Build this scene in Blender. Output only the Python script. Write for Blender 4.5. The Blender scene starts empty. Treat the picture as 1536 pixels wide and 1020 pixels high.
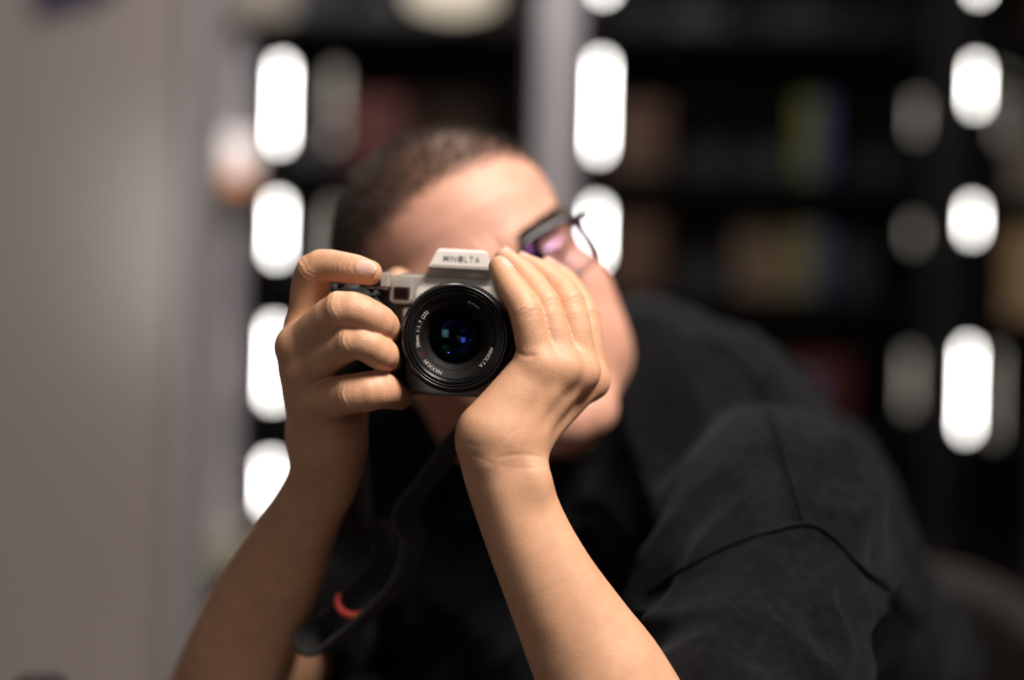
import bpy, bmesh, math, random
import numpy as np
from mathutils import Vector, Matrix
from mathutils.bvhtree import BVHTree

random.seed(7); np.random.seed(7)
SC = bpy.context.scene
COL = SC.collection

# ------------------------------------------------------------------ camera
FPX = 2133.3                      # 50 mm lens on a 36 mm sensor, 1536 px wide
ROLL = math.radians(1.7)
EYE = Vector((0, 0, 1.10))
RIGHT = Vector((math.cos(ROLL), 0, math.sin(ROLL)))
UP = Vector((-math.sin(ROLL), 0, math.cos(ROLL)))
FWD = Vector((0, 1, 0))
cam_data = bpy.data.cameras.new('photo_camera')
cam_data.lens = 50; cam_data.sensor_width = 36; cam_data.clip_start = 0.02
cam_data.dof.use_dof = True
cam_data.dof.focus_distance = 0.800
cam_data.dof.aperture_fstop = 1.3
cam = bpy.data.objects.new('photo_camera', cam_data)
COL.objects.link(cam)
cam.matrix_world = Matrix((
    (RIGHT.x, UP.x, -FWD.x, EYE.x), (RIGHT.y, UP.y, -FWD.y, EYE.y),
    (RIGHT.z, UP.z, -FWD.z, EYE.z), (0, 0, 0, 1)))
SC.camera = cam

def P(px, py, d):
    """A point of the room at depth d (metres) along the line of sight of a photograph pixel."""
    return EYE + FWD * d + RIGHT * ((px - 768) * d / FPX) - UP * ((py - 510) * d / FPX)
def Pn(px, py, d):
    return np.array(P(px, py, d))

# ------------------------------------------------------------------ world, exposure, ceiling light
SC.view_settings.view_transform = 'Standard'
SC.view_settings.look = 'None'
SC.view_settings.exposure = 0.0
SC.view_settings.gamma = 1.0
SC.view_settings.use_curve_mapping = False
SC.cycles.use_denoising = True
SC.cycles.sample_clamp_indirect = 4.0
SC.cycles.max_bounces = 6
w = bpy.data.worlds.new('world'); SC.world = w; w.use_nodes = True
w.node_tree.nodes['Background'].inputs[0].default_value = (0.75, 0.80, 0.95, 1)
w.node_tree.nodes['Background'].inputs[1].default_value = 0.022

def area(name, loc, target, sx, sy, power, color):
    l = bpy.data.lights.new(name, 'AREA'); l.shape = 'RECTANGLE'
    l.size = sx; l.size_y = sy; l.energy = power; l.color = color
    o = bpy.data.objects.new(name, l); COL.objects.link(o)
    o.location = loc
    o.rotation_euler = (Vector(target) - Vector(loc)).to_track_quat('-Z', 'Y').to_euler()
    return o
area('ceiling_key_light', (0.80, 0.10, 2.66), (0.05, 0.9, 1.0), 0.9, 0.5, 18.5, (1.0, 0.90, 0.81)).data.spread = math.radians(85)
area('wall_fill_light', (-0.15, 1.80, 2.60), (-0.40, 2.3, 1.1), 0.3, 0.25, 17, (1.0, 0.93, 0.90))  # added fill that brightens the pale partition

# ------------------------------------------------------------------ materials
MATS = {}
def mat(name, color, rough=0.5, metal=0.0, spec=0.5, bump=None, var=None, emit=None, sss=0.0, attr=None, coat=0.0, sheen=0.0):
    """Procedural material: noise tint (var = scale, amount) and noise bump (bump = scale, height)."""
    if name in MATS: return MATS[name]
    m = bpy.data.materials.new(name); m.use_nodes = True
    nt = m.node_tree; b = nt.nodes['Principled BSDF']
    b.inputs['Base Color'].default_value = (*color, 1)
    b.inputs['Roughness'].default_value = rough
    b.inputs['Metallic'].default_value = metal
    b.inputs['Specular IOR Level'].default_value = spec
    b.inputs['Coat Weight'].default_value = coat
    if sheen:
        b.inputs['Sheen Weight'].default_value = sheen
        b.inputs['Sheen Roughness'].default_value = 0.5
        b.inputs['Sheen Tint'].default_value = (0.8, 0.85, 1.0, 1)
    tc = nt.nodes.new('ShaderNodeTexCoord')
    col_out = None
    if attr:
        a = nt.nodes.new('ShaderNodeAttribute'); a.attribute_name = attr
        col_out = a.outputs['Color']
    if var:
        n = nt.nodes.new('ShaderNodeTexNoise'); n.inputs['Scale'].default_value = var[0]
        n.inputs['Detail'].default_value = 4
        nt.links.new(tc.outputs['Object'], n.inputs['Vector'])
        mr = nt.nodes.new('ShaderNodeMapRange')
        mr.inputs[1].default_value = 0.3; mr.inputs[2].default_value = 0.7
        mr.inputs[3].default_value = 1 - var[1]; mr.inputs[4].default_value = 1 + var[1]
        nt.links.new(n.outputs['Fac'], mr.inputs[0])
        vm = nt.nodes.new('ShaderNodeVectorMath'); vm.operation = 'SCALE'
        if col_out is not None: nt.links.new(col_out, vm.inputs[0])
        else: vm.inputs[0].default_value = color
        nt.links.new(mr.outputs[0], vm.inputs['Scale'])
        col_out = vm.outputs[0]
    if col_out is not None: nt.links.new(col_out, b.inputs['Base Color'])
    if bump:
        n2 = nt.nodes.new('ShaderNodeTexNoise'); n2.inputs['Scale'].default_value = bump[0]
        n2.inputs['Detail'].default_value = 3
        nt.links.new(tc.outputs['Object'], n2.inputs['Vector'])
        bp = nt.nodes.new('ShaderNodeBump'); bp.inputs['Distance'].default_value = bump[1]
        bp.inputs['Strength'].default_value = 0.7
        nt.links.new(n2.outputs['Fac'], bp.inputs['Height'])
        nt.links.new(bp.outputs['Normal'], b.inputs['Normal'])
    if emit:
        b.inputs['Emission Color'].default_value = (*emit[0], 1)
        b.inputs['Emission Strength'].default_value = emit[1]
    if sss:
        b.inputs['Subsurface Weight'].default_value = sss
        b.inputs['Subsurface Radius'].default_value = (1.0, 0.35, 0.2)
        b.inputs['Subsurface Scale'].default_value = 0.004
    MATS[name] = m
    return m

M_SKIN = mat('skin', (0.6, 0.36, 0.24), 0.46, bump=(1300, 0.00030), var=(70, 0.07), sss=0.06, attr='skin')
def add_cells(m, scale, dist):
    """Fine cell relief (skin lines) on top of the noise bump."""
    nt = m.node_tree; b = nt.nodes['Principled BSDF']; prev = b.inputs['Normal'].links[0].from_socket
    tc = nt.nodes.new('ShaderNodeTexCoord'); v = nt.nodes.new('ShaderNodeTexVoronoi'); v.feature = 'DISTANCE_TO_EDGE'
    v.inputs['Scale'].default_value = scale; nt.links.new(tc.outputs['Object'], v.inputs['Vector'])
    bp = nt.nodes.new('ShaderNodeBump'); bp.inputs['Distance'].default_value = dist; bp.inputs['Strength'].default_value = 0.6
    nt.links.new(v.outputs['Distance'], bp.inputs['Height']); nt.links.new(prev, bp.inputs['Normal'])
    nt.links.new(bp.outputs['Normal'], b.inputs['Normal'])
add_cells(M_SKIN, 900, 0.00028)
M_CLOTH = mat('black_cotton', (0.0050, 0.0051, 0.0062), 0.92, spec=0.10, bump=(1500, 0.0006), var=(160, 0.4), sheen=0.035)
M_SEAM = mat('black_thread', (0.006, 0.006, 0.007), 0.9, spec=0.1, var=(400, 0.3))
M_JEANS = mat('dark_denim', (0.015, 0.018, 0.028), 0.9, var=(200, 0.3))
M_SHOE = mat('black_leather', (0.012, 0.012, 0.012), 0.4, var=(60, 0.2))
M_HAIR = mat('brown_stubble', (0.030, 0.019, 0.013), 0.6, var=(90, 0.3))
M_SILVER = mat('silver_paint', (0.50, 0.465, 0.43), 0.36, metal=0.45, var=(900, 0.04), bump=(3000, 0.00004))
M_BLACKP = mat('black_plastic', (0.008, 0.008, 0.009), 0.38, var=(300, 0.2))
M_GRIP = mat('black_rubber', (0.010, 0.010, 0.010), 0.65, bump=(1800, 0.0003), var=(300, 0.2))
M_LENSB = mat('lens_black', (0.006, 0.006, 0.007), 0.24, var=(200, 0.1))
M_LENSM = mat('lens_matte_black', (0.006, 0.0055, 0.005), 0.6, spec=0.15, var=(200, 0.1))
M_WHITE = mat('white_print', (0.72, 0.70, 0.66), 0.5, var=(500, 0.05))
M_RED = mat('red_print', (0.30, 0.02, 0.02), 0.5, var=(500, 0.05))
M_DARKP = mat('dark_print', (0.022, 0.020, 0.020), 0.5, var=(500, 0.05))
M_STRAP = mat('black_webbing', (0.030, 0.029, 0.029), 0.7, bump=(900, 0.0006), var=(500, 0.3), sheen=0.1)
M_KEEPER = mat('red_rubber', (0.66, 0.075, 0.055), 0.5, var=(200, 0.1))

def glassy(name, tint, fac, rough=0.02, through=(1, 1, 1)):
    m = bpy.data.materials.new(name); m.use_nodes = True
    nt = m.node_tree; nt.nodes.clear()
    out = nt.nodes.new('ShaderNodeOutputMaterial'); mx = nt.nodes.new('ShaderNodeMixShader')
    tr = nt.nodes.new('ShaderNodeBsdfTransparent'); gl = nt.nodes.new('ShaderNodeBsdfGlossy')
    lw = nt.nodes.new('ShaderNodeFresnel'); lw.inputs['IOR'].default_value = fac
    n = nt.nodes.new('ShaderNodeTexNoise'); n.inputs['Scale'].default_value = 30
    mr = nt.nodes.new('ShaderNodeMapRange'); mr.inputs[3].default_value = rough; mr.inputs[4].default_value = rough * 1.5
    nt.links.new(n.outputs['Fac'], mr.inputs[0]); nt.links.new(mr.outputs[0], gl.inputs['Roughness'])
    tr.inputs[0].default_value = (*through, 1)
    gl.inputs['Color'].default_value = (*tint, 1)
    nt.links.new(lw.outputs[0], mx.inputs[0]); nt.links.new(tr.outputs[0], mx.inputs[1])
    nt.links.new(gl.outputs[0], mx.inputs[2]); nt.links.new(mx.outputs[0], out.inputs[0])
    return m

# ------------------------------------------------------------------ object helpers
def link(name, me, material=None, parent=None, smooth=False, label=None):
    o = bpy.data.objects.new(name, me); COL.objects.link(o)
    if material is not None and not me.materials: me.materials.append(material)
    if smooth: me.shade_smooth()
    if parent is not None: o.parent = parent
    if label: o['label'] = label
    return o
def tag(o, label, cat, group=None):
    o['label'] = label; o['category'] = cat
    if group: o['group'] = group
    return o
def struct(o, label=None):
    o['kind'] = 'structure'
    if label: o['label'] = label
    return o
def empty(name, loc=(0, 0, 0), mw=None):
    o = bpy.data.objects.new(name, None); COL.objects.link(o)
    o.empty_display_size = 0.05
    if mw is not None: o.matrix_world = mw
    else: o.location = loc
    return o
def mesh(name, verts, faces):
    me = bpy.data.meshes.new(name); me.from_pydata([tuple(v) for v in verts], [], faces); me.update(); return me
def bm_mesh(name, bm):
    me = bpy.data.meshes.new(name); bmesh.ops.recalc_face_normals(bm, faces=bm.faces); bm.to_mesh(me); bm.free(); return me
def box_bm(bm, lo, hi, bev=0.0, seg=2):
    c = [(a + b) / 2 for a, b in zip(lo, hi)]; s = [abs(b - a) for a, b in zip(lo, hi)]
    r = bmesh.ops.create_cube(bm, size=1, matrix=Matrix.Translation(c) @ Matrix.Diagonal((*s, 1)))
    if bev:
        es = list({e for v in r['verts'] for e in v.link_edges})
        bmesh.ops.bevel(bm, geom=es, offset=bev, segments=seg, affect='EDGES', profile=0.5)
    return bm
def box(name, lo, hi, material, parent=None, bev=0.0, seg=2, smooth=False):
    bm = bmesh.new(); box_bm(bm, lo, hi, bev, seg)
    return link(name, bm_mesh(name, bm), material, parent, smooth)
def lathe_me(name, prof, n=64, axis='Z'):
    """prof: (radius, z) pairs, spun round Z (or Y)."""
    vs, fs = [], []
    for (r, z) in prof:
        for k in range(n):
            a = 2 * math.pi * k / n
            v = (r * math.cos(a), r * math.sin(a), z)
            vs.append(v if axis == 'Z' else (v[0], -v[2], v[1]))
    for i in range(len(prof) - 1):
        for k in range(n):
            a, b = i * n + k, i * n + (k + 1) % n
            fs.append((a, b, b + n, a + n))
    return mesh(name, vs, fs)
def prism_me(name, outline, z0, z1, bev=0.0, seg=2):
    """Extrude an XY outline from z0 to z1."""
    bm = bmesh.new()
    a = [bm.verts.new((x, y, z0)) for x, y in outline]; b = [bm.verts.new((x, y, z1)) for x, y in outline]
    bm.faces.new(a[::-1]); bm.faces.new(b)
    n = len(a)
    for i in range(n): bm.faces.new((a[i], a[(i + 1) % n], b[(i + 1) % n], b[i]))
    bmesh.ops.recalc_face_normals(bm, faces=bm.faces)
    if bev: bmesh.ops.bevel(bm, geom=list(bm.edges), offset=bev, segments=seg, affect='EDGES')
    return bm_mesh(name, bm)
def tube_me(name, pts, r, n=8, closed=False):
    pts = [Vector(p) for p in pts]; vs, fs = [], []
    m = len(pts); rr = r if hasattr(r, '__len__') else [r] * m
    nrm = None
    for i, p in enumerate(pts):
        t = (pts[(i + 1) % m] - pts[i - 1]) if (closed or 0 < i < m - 1) else (pts[min(i + 1, m - 1)] - pts[max(i - 1, 0)])
        t.normalize()
        if nrm is None: nrm = t.orthogonal().normalized()
        nrm = (nrm - t * nrm.dot(t)).normalized(); bn = t.cross(nrm)
        for k in range(n):
            a = 2 * math.pi * k / n
            vs.append(p + (nrm * math.cos(a) + bn * math.sin(a)) * rr[i])
    for i in range(m if closed else m - 1):
        j = (i + 1) % m
        for k in range(n):
            fs.append((i * n + k, i * n + (k + 1) % n, j * n + (k + 1) % n, j * n + k))
    if not closed:
        fs.append(tuple(range(n))[::-1]); fs.append(tuple((m - 1) * n + k for k in range(n)))
    return mesh(name, vs, fs)
def spline(pts, n=10):
    """Catmull-Rom through points (any dimension)."""
    p = [np.array(q, float) for q in pts]; p = [2 * p[0] - p[1]] + p + [2 * p[-1] - p[-2]]
    out = []
    for i in range(1, len(p) - 2):
        for k in range(n):
            t = k / n
            out.append(0.5 * (2 * p[i] + (p[i + 1] - p[i - 1]) * t + (2 * p[i - 1] - 5 * p[i] + 4 * p[i + 1] - p[i + 2]) * t * t
                              + (3 * p[i] - p[i - 1] - 3 * p[i + 1] + p[i + 2]) * t ** 3))
    out.append(p[-2]); return out

# ------------------------------------------------------------------ signed-distance modelling
def smin(a, b, k):
    h = np.clip(0.5 + 0.5 * (b - a) / k, 0, 1)
    return b + (a - b) * h - k * h * (1 - h)
def smax(a, b, k): return -smin(-a, -b, k)
def cone(p, a, b, ra, rb):
    a = a.astype(p.dtype); ba = (b - a).astype(p.dtype); pa = p - a
    t = np.clip(pa @ (ba / (ba @ ba)), 0, 1)
    # |pa - t ba|^2 expanded
    v = pa - t[:, None] * ba
    return np.sqrt(np.einsum('ij,ij->i', v, v)) - (ra + (rb - ra) * t)
def flat_cone(p, a, b, ra, rb, wdir, s, sb=None):
    """Tapered capsule whose section is stretched by s (to sb) along wdir."""
    ba = b - a; pa = p - a
    t = np.clip(pa @ (ba / (ba @ ba)), 0, 1)
    v = pa - t[:, None] * ba
    w_ = (wdir / np.linalg.norm(wdir)).astype(p.dtype)
    if sb is None:
        w_ = w_ - ba * (w_ @ ba) / (ba @ ba); w_ = (w_ / np.linalg.norm(w_)).astype(p.dtype)
    else: s = s + (sb - s) * t
    vw = v @ w_
    n2 = np.maximum((v * v).sum(1) - vw * vw, 0)
    r = ra + (rb - ra) * t
    q = np.sqrt(n2 + (vw / s) ** 2)
    g = np.sqrt(n2 + (vw / s ** 2) ** 2) + 1e-9
    return (q - r) * np.clip(q / g, 0.3, s)
def ellip(p, c, r):
    q = (p - c).astype(p.dtype) / r.astype(p.dtype)
    k0 = np.sqrt(np.einsum('ij,ij->i', q, q)); q = q / r.astype(p.dtype); k1 = np.sqrt(np.einsum('ij,ij->i', q, q)) + 1e-9
    return k0 * (k0 - 1) / k1
def chain(p, pts, k=0.0):
    d = None
    for (a, ra), (b, rb) in zip(pts[:-1], pts[1:]):
        e = cone(p, a, b, ra, rb)
        d = e if d is None else (smin(d, e, k) if k else np.minimum(d, e))
    return d
def near(p, c, r, f, far=0.05):
    """Evaluate f only where p lies within r of c."""
    out = np.full(len(p), far, p.dtype)
    m = ((p - c) ** 2).sum(1) < r * r
    if m.any(): out[m] = f(p[m])
    return out
def limb(p, nodes, wdir=None, n=4):
    """Smoothly tapering limb: nodes are (point, radius, stretch along wdir); radius taken at the nearest point of the centre line."""
    sp = np.array(spline([list(a) + [r, s] for a, r, s in nodes], n)).astype(p.dtype)
    best = np.full(len(p), 1e9, p.dtype); rr = np.zeros(len(p), p.dtype); ss = np.ones(len(p), p.dtype); vv = np.zeros_like(p)
    for a, b in zip(sp[:-1], sp[1:]):
        ba = b[:3] - a[:3]; pa = p - a[:3]
        t = np.clip(pa @ (ba / (ba @ ba)), 0, 1)
        v = pa - t[:, None] * ba; q = np.einsum('ij,ij->i', v, v)
        m = q < best
        best[m] = q[m]; tm = t[m]; rr[m] = a[3] + (b[3] - a[3]) * tm; ss[m] = a[4] + (b[4] - a[4]) * tm; vv[m] = v[m]
    if wdir is None: return np.sqrt(best) - rr
    w_ = (wdir / np.linalg.norm(wdir)).astype(p.dtype)
    vw = vv @ w_; n2 = np.maximum(best - vw * vw, 0)
    q = np.sqrt(n2 + (vw / ss) ** 2); g = np.sqrt(n2 + (vw / ss ** 2) ** 2) + 1e-9
    return (q - rr) * np.clip(q / g, .3, ss)
_H = np.random.RandomState(3).rand(64, 64, 64).astype(np.float32)
def vnoise(p):
    i = np.floor(p).astype(int); f = p - i; f = f * f * (3 - 2 * f); i &= 63; j = (i + 1) & 63
    x0, y0, z0 = i.T; x1, y1, z1 = j.T; fx, fy, fz = f.T
    def L(a, b, t): return a + (b - a) * t
    return L(L(L(_H[x0, y0, z0], _H[x1, y0, z0], fx), L(_H[x0, y1, z0], _H[x1, y1, z0], fx), fy),
             L(L(_H[x0, y0, z1], _H[x1, y0, z1], fx), L(_H[x0, y1, z1], _H[x1, y1, z1], fx), fy), fz) - 0.5

def polygonize(f, lo, hi, h, margin=1.35, B=8):
    """Surface nets over the zero set of f in the box lo..hi with voxel h; only blocks near the surface are sampled."""
    lo = np.array(lo, float); n = np.ceil((np.array(hi) - lo) / h / B).astype(int)
    bc = np.stack(np.meshgrid(*[np.arange(k) for k in n], indexing='ij'), -1).reshape(-1, 3)
    cen = lo + (bc * B + (B - 1) / 2) * h
    fc = f(cen.astype(np.float32))
    V = np.repeat(np.repeat(np.repeat(np.where(fc < 0, -1., 1.).astype(np.float32).reshape(n), B, 0), B, 1), B, 2)
    act = bc[np.abs(fc) < B * h * 0.87 * margin]
    loc = np.stack(np.meshgrid(*[np.arange(B)] * 3, indexing='ij'), -1).reshape(-1, 3)
    for s in range(0, len(act), 800):
        a = act[s:s + 800]
        idx = (a[:, None, :] * B + loc[None]).reshape(-1, 3)
        V[idx[:, 0], idx[:, 1], idx[:, 2]] = f((lo + idx * h).astype(np.float32))
    ins = V < 0
    c = np.zeros(tuple(k - 1 for k in V.shape), np.uint8)
    for dx in (0, 1):
        for dy in (0, 1):
            for dz in (0, 1):
                c += ins[dx:ins.shape[0] - 1 + dx, dy:ins.shape[1] - 1 + dy, dz:ins.shape[2] - 1 + dz]
    cells = np.argwhere((c > 0) & (c < 8))
    ids = np.full(c.shape, -1, np.int32); ids[tuple(cells.T)] = np.arange(len(cells))
    acc = np.zeros((len(cells), 3)); cnt = np.zeros(len(cells))
    corners = [(x, y, z) for x in (0, 1) for y in (0, 1) for z in (0, 1)]
    for i, u in enumerate(corners):
        for v in corners[i + 1:]:
            if sum(abs(a - b) for a, b in zip(u, v)) != 1: continue
            cu, cv = cells + u, cells + v
            a = V[tuple(cu.T)]; b = V[tuple(cv.T)]
            m = (a < 0) != (b < 0)
            t = np.where(m, a / np.where(m, a - b, 1), 0)
            acc[m] += (np.array(u) + t[:, None] * (np.array(v) - np.array(u)))[m]; cnt[m] += 1
    verts = lo + (cells + acc / cnt[:, None]) * h
    quads = []
    for ax in range(3):
        s0 = [slice(None)] * 3; s1 = [slice(None)] * 3
        s0[ax] = slice(0, -1); s1[ax] = slice(1, None)
        e = np.argwhere(ins[tuple(s0)] != ins[tuple(s1)])
        o1, o2 = [(1, 2), (2, 0), (0, 1)][ax]
        ok = (e[:, o1] > 0) & (e[:, o2] > 0) & (e[:, o1] < c.shape[o1]) & (e[:, o2] < c.shape[o2]) & (e[:, ax] < c.shape[ax])
        e = e[ok]
        d1 = np.zeros(3, int); d1[o1] = 1; d2 = np.zeros(3, int); d2[o2] = 1
        q = np.stack([ids[tuple((e - d1 - d2).T)], ids[tuple((e - d2).T)], ids[tuple(e.T)], ids[tuple((e - d1).T)]], 1)
        flip = ~ins[tuple(e.T)]
        q[flip] = q[flip][:, ::-1]
        quads.append(q)
    quads = np.concatenate(quads); quads = quads[(quads >= 0).all(1)]
    return verts, quads
def np_mesh(name, verts, quads):
    me = bpy.data.meshes.new(name)
    me.vertices.add(len(verts)); me.vertices.foreach_set('co', verts.astype(np.float32).ravel())
    me.loops.add(len(quads) * 4); me.loops.foreach_set('vertex_index', quads.astype(np.int32).ravel())
    me.polygons.add(len(quads)); me.polygons.foreach_set('loop_start', np.arange(len(quads), dtype=np.int32) * 4)
    me.update(calc_edges=True); me.validate(); me.shade_smooth(); return me
def grad(f, v, e=0.0006):
    g = np.stack([f(v + np.eye(3)[i] * e) - f(v - np.eye(3)[i] * e) for i in range(3)], 1)
    return g / (np.linalg.norm(g, axis=1, keepdims=True) + 1e-9)


# ================================================================== the room
M_WALL = mat('pale_paint', (.33, .285, .268), .20, spec=1.0, var=(1.3, .05))
M_DWALL = mat('dark_paint', (.030, .027, .026), .7, var=(2, .2))
M_FLOOR = mat('grey_floor', (.10, .095, .09), .5, var=(3, .2), bump=(40, .001))
M_CEIL = mat('white_ceiling', (.42, .41, .40), .9, var=(4, .04))
M_TRIM = mat('aluminium_trim', (.42, .40, .41), .4, metal=.3, var=(20, .05))
struct(box('floor', (-2.6, -2.6, -.06), (2.6, 4.0, 0), M_FLOOR), 'grey shop floor')
struct(box('ceiling', (-2.6, -2.6, 2.80), (2.6, 4.0, 2.88), M_CEIL), 'white ceiling')
struct(box('wall_back', (-2.6, 3.80, 0), (2.6, 3.90, 2.8), M_DWALL), 'dark wall behind the cabinets')
struct(box('wall_front', (-2.6, -2.6, 0), (2.6, -2.5, 2.8), M_WALL), 'pale wall behind the viewer')
struct(box('wall_right', (2.5, -2.5, 0), (2.6, 3.8, 2.8), M_DWALL), 'dark wall on the right')
# pale partition that fills the left of the view; its end edge carries a metal trim
XW = (292 - 768) * 2.3 / FPX
wl = struct(box('wall_left', (-2.6, 2.30, 0), (XW, 2.42, 2.8), M_WALL), 'pale partition wall on the left')
struct(box('wall_side', (-2.6, -2.5, 0), (-2.5, 2.3, 2.8), M_WALL), 'pale side wall')
tr = struct(box('trim_1', (XW - .022, 2.288, 0), (XW + .012, 2.425, 2.8), M_TRIM, bev=.002), 'narrow metal trim on the wall end')
struct(box('trim_2', (XW - .040, 2.297, 0), (XW - .034, 2.301, 2.8), mat('dark_joint_strip', (.2, .17, .16), .6, var=(9, .1))), 'thin joint line in the partition')  # thin darker strip along the panel joint

# unseen six-pane window added behind the viewer to reflect in partition and lens
M_PANEL = mat('added_glow_pane', (.8, .85, .9), .3, var=(3, .02), emit=((1.0, .96, .92), 4.5))
M_FRAME = mat('white_frame', (.7, .7, .7), .4, var=(20, .04))
wx0, wx1, wz0, wz1 = -1.95, -1.05, 1.05, 2.05
wn = struct(empty('added_window_1', ((wx0 + wx1) / 2, -2.49, wz0)), 'added glowing window with six panes behind the viewer')
for i in range(3):
    for j in range(2):
        xa = -.45 + .30 * i; za = .50 * j
        box('pane', (xa + .02, .002, za + .02), (xa + .28, .008, za + .48), M_PANEL, wn)
for xa in (-.45, -.15, .15, .45): box('mullion', (xa - .02, -.01, -.02), (xa + .02, .03, 1.02), M_FRAME, wn, .003)
for za in (0, .5, 1.0): box('transom', (-.45, -.008, za - .02), (.45, .028, za + .02), M_FRAME, wn, .003)

# ================================================================== the person
def V3(px, py, d): return Pn(px, py, d)
mm = 0.001
def unit(v): return v / np.linalg.norm(v)

class Finger:
    """Joints base, knuckle, middle, last, tip with radii; grows a skin surface with knuckle creases and a nail."""
    def __init__(s, pts, dorsal, nail=True, nail_w=5.6, knob=.6, nail_l=6.6, back=0.0):
        s.nl = nail_l * mm; s.back = back
        s.knob = knob
        s.pts = [(np.array(p), r * mm) for p, r in pts]; s.dorsal = unit(np.array(dorsal)); s.nail = nail
        sp = spline([list(p) + [r] for p, r in s.pts], 4)
        s.curve = [(q[:3], q[3]) for q in sp]
        (a, ra), (b, rb) = s.pts[-2], s.pts[-1]
        s.u = unit(b - a)
        s.dn = unit(s.dorsal - s.u * (s.dorsal @ s.u))
        s.across = np.cross(s.u, s.dn)
        s.nc = b + s.u * (0.5 - s.back) * mm + s.dn * (rb - 0.9 * mm)
        s.nw = nail_w * mm
        s.wr = []
        for i in (-3, -2):
            p, r = s.pts[i]; ax = unit(s.pts[i + 1][0] - s.pts[i - 1][0])
            dd = unit(s.dorsal - ax * (s.dorsal @ ax))
            s.wr.append((p, ax, dd, r))
    def sdf(s, p):
        c = np.mean([q for q, r in s.pts], axis=0)
        R = max(np.linalg.norm(q - c) + r for q, r in s.pts) + .012
        out = np.sqrt(((p - c) ** 2).sum(1)) - R + .012
        m = out < .012
        if m.any(): out[m] = s.sdf_in(p[m])
        return out
    def sdf_in(s, p):
        d = limb(p, [(q, r, 1.0) for q, r in s.pts])
        for k, (c, ax, dd, r) in enumerate(s.wr):
            q = p - c; t = q @ ax; up = q @ dd / r
            wgt = np.exp(-(t / (5.5 * mm)) ** 2) * np.clip(up - 0.15, 0, 1)
            d = d - s.knob * (1.0 if k == 0 else 0.3) * mm * np.exp(-(t / (5.5 * mm)) ** 2) * np.clip(up, 0, 1)
            wob = t + 0.5 * mm * np.sin((q @ np.cross(ax, dd)) / (1.6 * mm))
            d = d + (0.34 if k == 0 else 0.22) * mm * wgt * np.cos(2 * math.pi * wob / (2.9 * mm))
        if s.nail:
            q = p - s.nc
            l = np.stack([q @ s.u, q @ s.across, q @ s.dn + (q @ s.across) ** 2 / (2 * 8 * mm)], 1)
            g = ellip(l - np.array([0, 0, .75 * mm]), np.zeros(3), np.array([7.4 * mm, s.nw + .8 * mm, 1.3 * mm]))
            n = ellip(l - np.array([0.6 * mm, 0, -0.45 * mm]), np.zeros(3), np.array([s.nl, s.nw, 1.35 * mm]))
            d = smin(d, n, .25 * mm)
            e = np.sqrt((l[:, 0] / (s.nl + .4 * mm)) ** 2 + (l[:, 1] / (s.nw + .5 * mm)) ** 2)
            d = d + .38 * mm * np.exp(-((e - 1.06) / .085) ** 2) * (np.abs(l[:, 2]) < 3 * mm) * np.clip(1.2 - l[:, 0] / (7 * mm), 0, 1)
        return d
    def nail_mask(s, v):
        if not s.nail: return np.zeros(len(v))
        q = v - s.nc
        e = (q @ s.u / (s.nl + .2 * mm)) ** 2 + (q @ s.across / s.nw) ** 2 + (q @ s.dn / (3.2 * mm)) ** 2
        return np.clip((1.1 - e) * 5, 0, 1)

def crease(p, a, b, sag, width, depth, skip=None):
    """Groove along a slightly bowed line a-b (a skin fold); skip: direction along which the line's own depth is ignored."""
    ba = b - a
    if skip is None:
        t = np.clip((p - a) @ ba / (ba @ ba), 0, 1)
        c = p - (a + t[:, None] * ba + (4 * t * (1 - t))[:, None] * sag)
    else:
        q = p - a; q = q - (q @ skip)[:, None] * skip; bb = ba - skip * (ba @ skip)
        t = np.clip(q @ bb / (bb @ bb), 0, 1)
        c = q - (t[:, None] * bb + (4 * t * (1 - t))[:, None] * sag)
        c = c + skip * (np.clip(np.abs((p - a) @ skip) - .014, 0, 1) * .5)[:, None]
    q2 = (c * c).sum(1)
    return depth * np.exp(-q2 / width ** 2) * np.clip(4 * t * (1 - t) * 2, 0, 1)
VIEW = np.array([0., 1., 0.])

# ---- the hand at the camera's far side (his left, right in the picture), back of the hand outward
Lw = V3(757, 692, .793)
L_mcp = [V3(806, 545, .797), V3(840, 550, .803), V3(868, 556, .815), V3(884, 570, .835)]
Ln = np.cross(L_mcp[3] - L_mcp[0], (L_mcp[1] + L_mcp[2]) / 2 - Lw); Ln = unit(Ln if Ln[1] < 0 else -Ln)
LD = unit(Ln + np.array([0, -.25, 0]))
LF = [Finger([(L_mcp[0], 10.6), (V3(788, 468, .797), 9.0), (V3(765, 428, .807), 8.1), (V3(750, 401, .816), 6.7)], unit(np.array([.62, -.75, .1])), nail_w=3.9, nail_l=4.8, back=4.0),
      Finger([(L_mcp[1], 11.0), (V3(815, 456, .808), 9.3), (V3(784, 413, .826), 8.3), (V3(758, 390, .842), 7.0)], (.75, -.6, .2), nail_w=4.2),
      Finger([(L_mcp[2], 11.4), (V3(850, 455, .822), 10.3), (V3(815, 416, .840), 9.0), (V3(786, 398, .858), 7.2)], (.6, -.7, .3), nail_w=4.6),
      Finger([(L_mcp[3], 10.8), (V3(874, 474, .843), 9.6), (V3(846, 425, .860), 8.6), (V3(822, 405, .877), 7.2)], (.6, -.7, .3), nail_w=4.6)]
LT = Finger([(V3(780, 655, .822), 14), (V3(805, 632, .852), 11.5), (V3(790, 626, .878), 10.0), (V3(770, 622, .894), 8.5)], (0, 0, -1), nail_w=6.5)
L_carp = [V3(735, 648, .790), V3(750, 654, .791), V3(767, 660, .797), V3(788, 664, .806)]
EL = V3(1022, 1310, .790)
SL = V3(1165, 800, .95)
SR = V3(585, 760, 1.17)
ER = V3(318, 1085, .985)
imgR = np.array(RIGHT)
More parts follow.
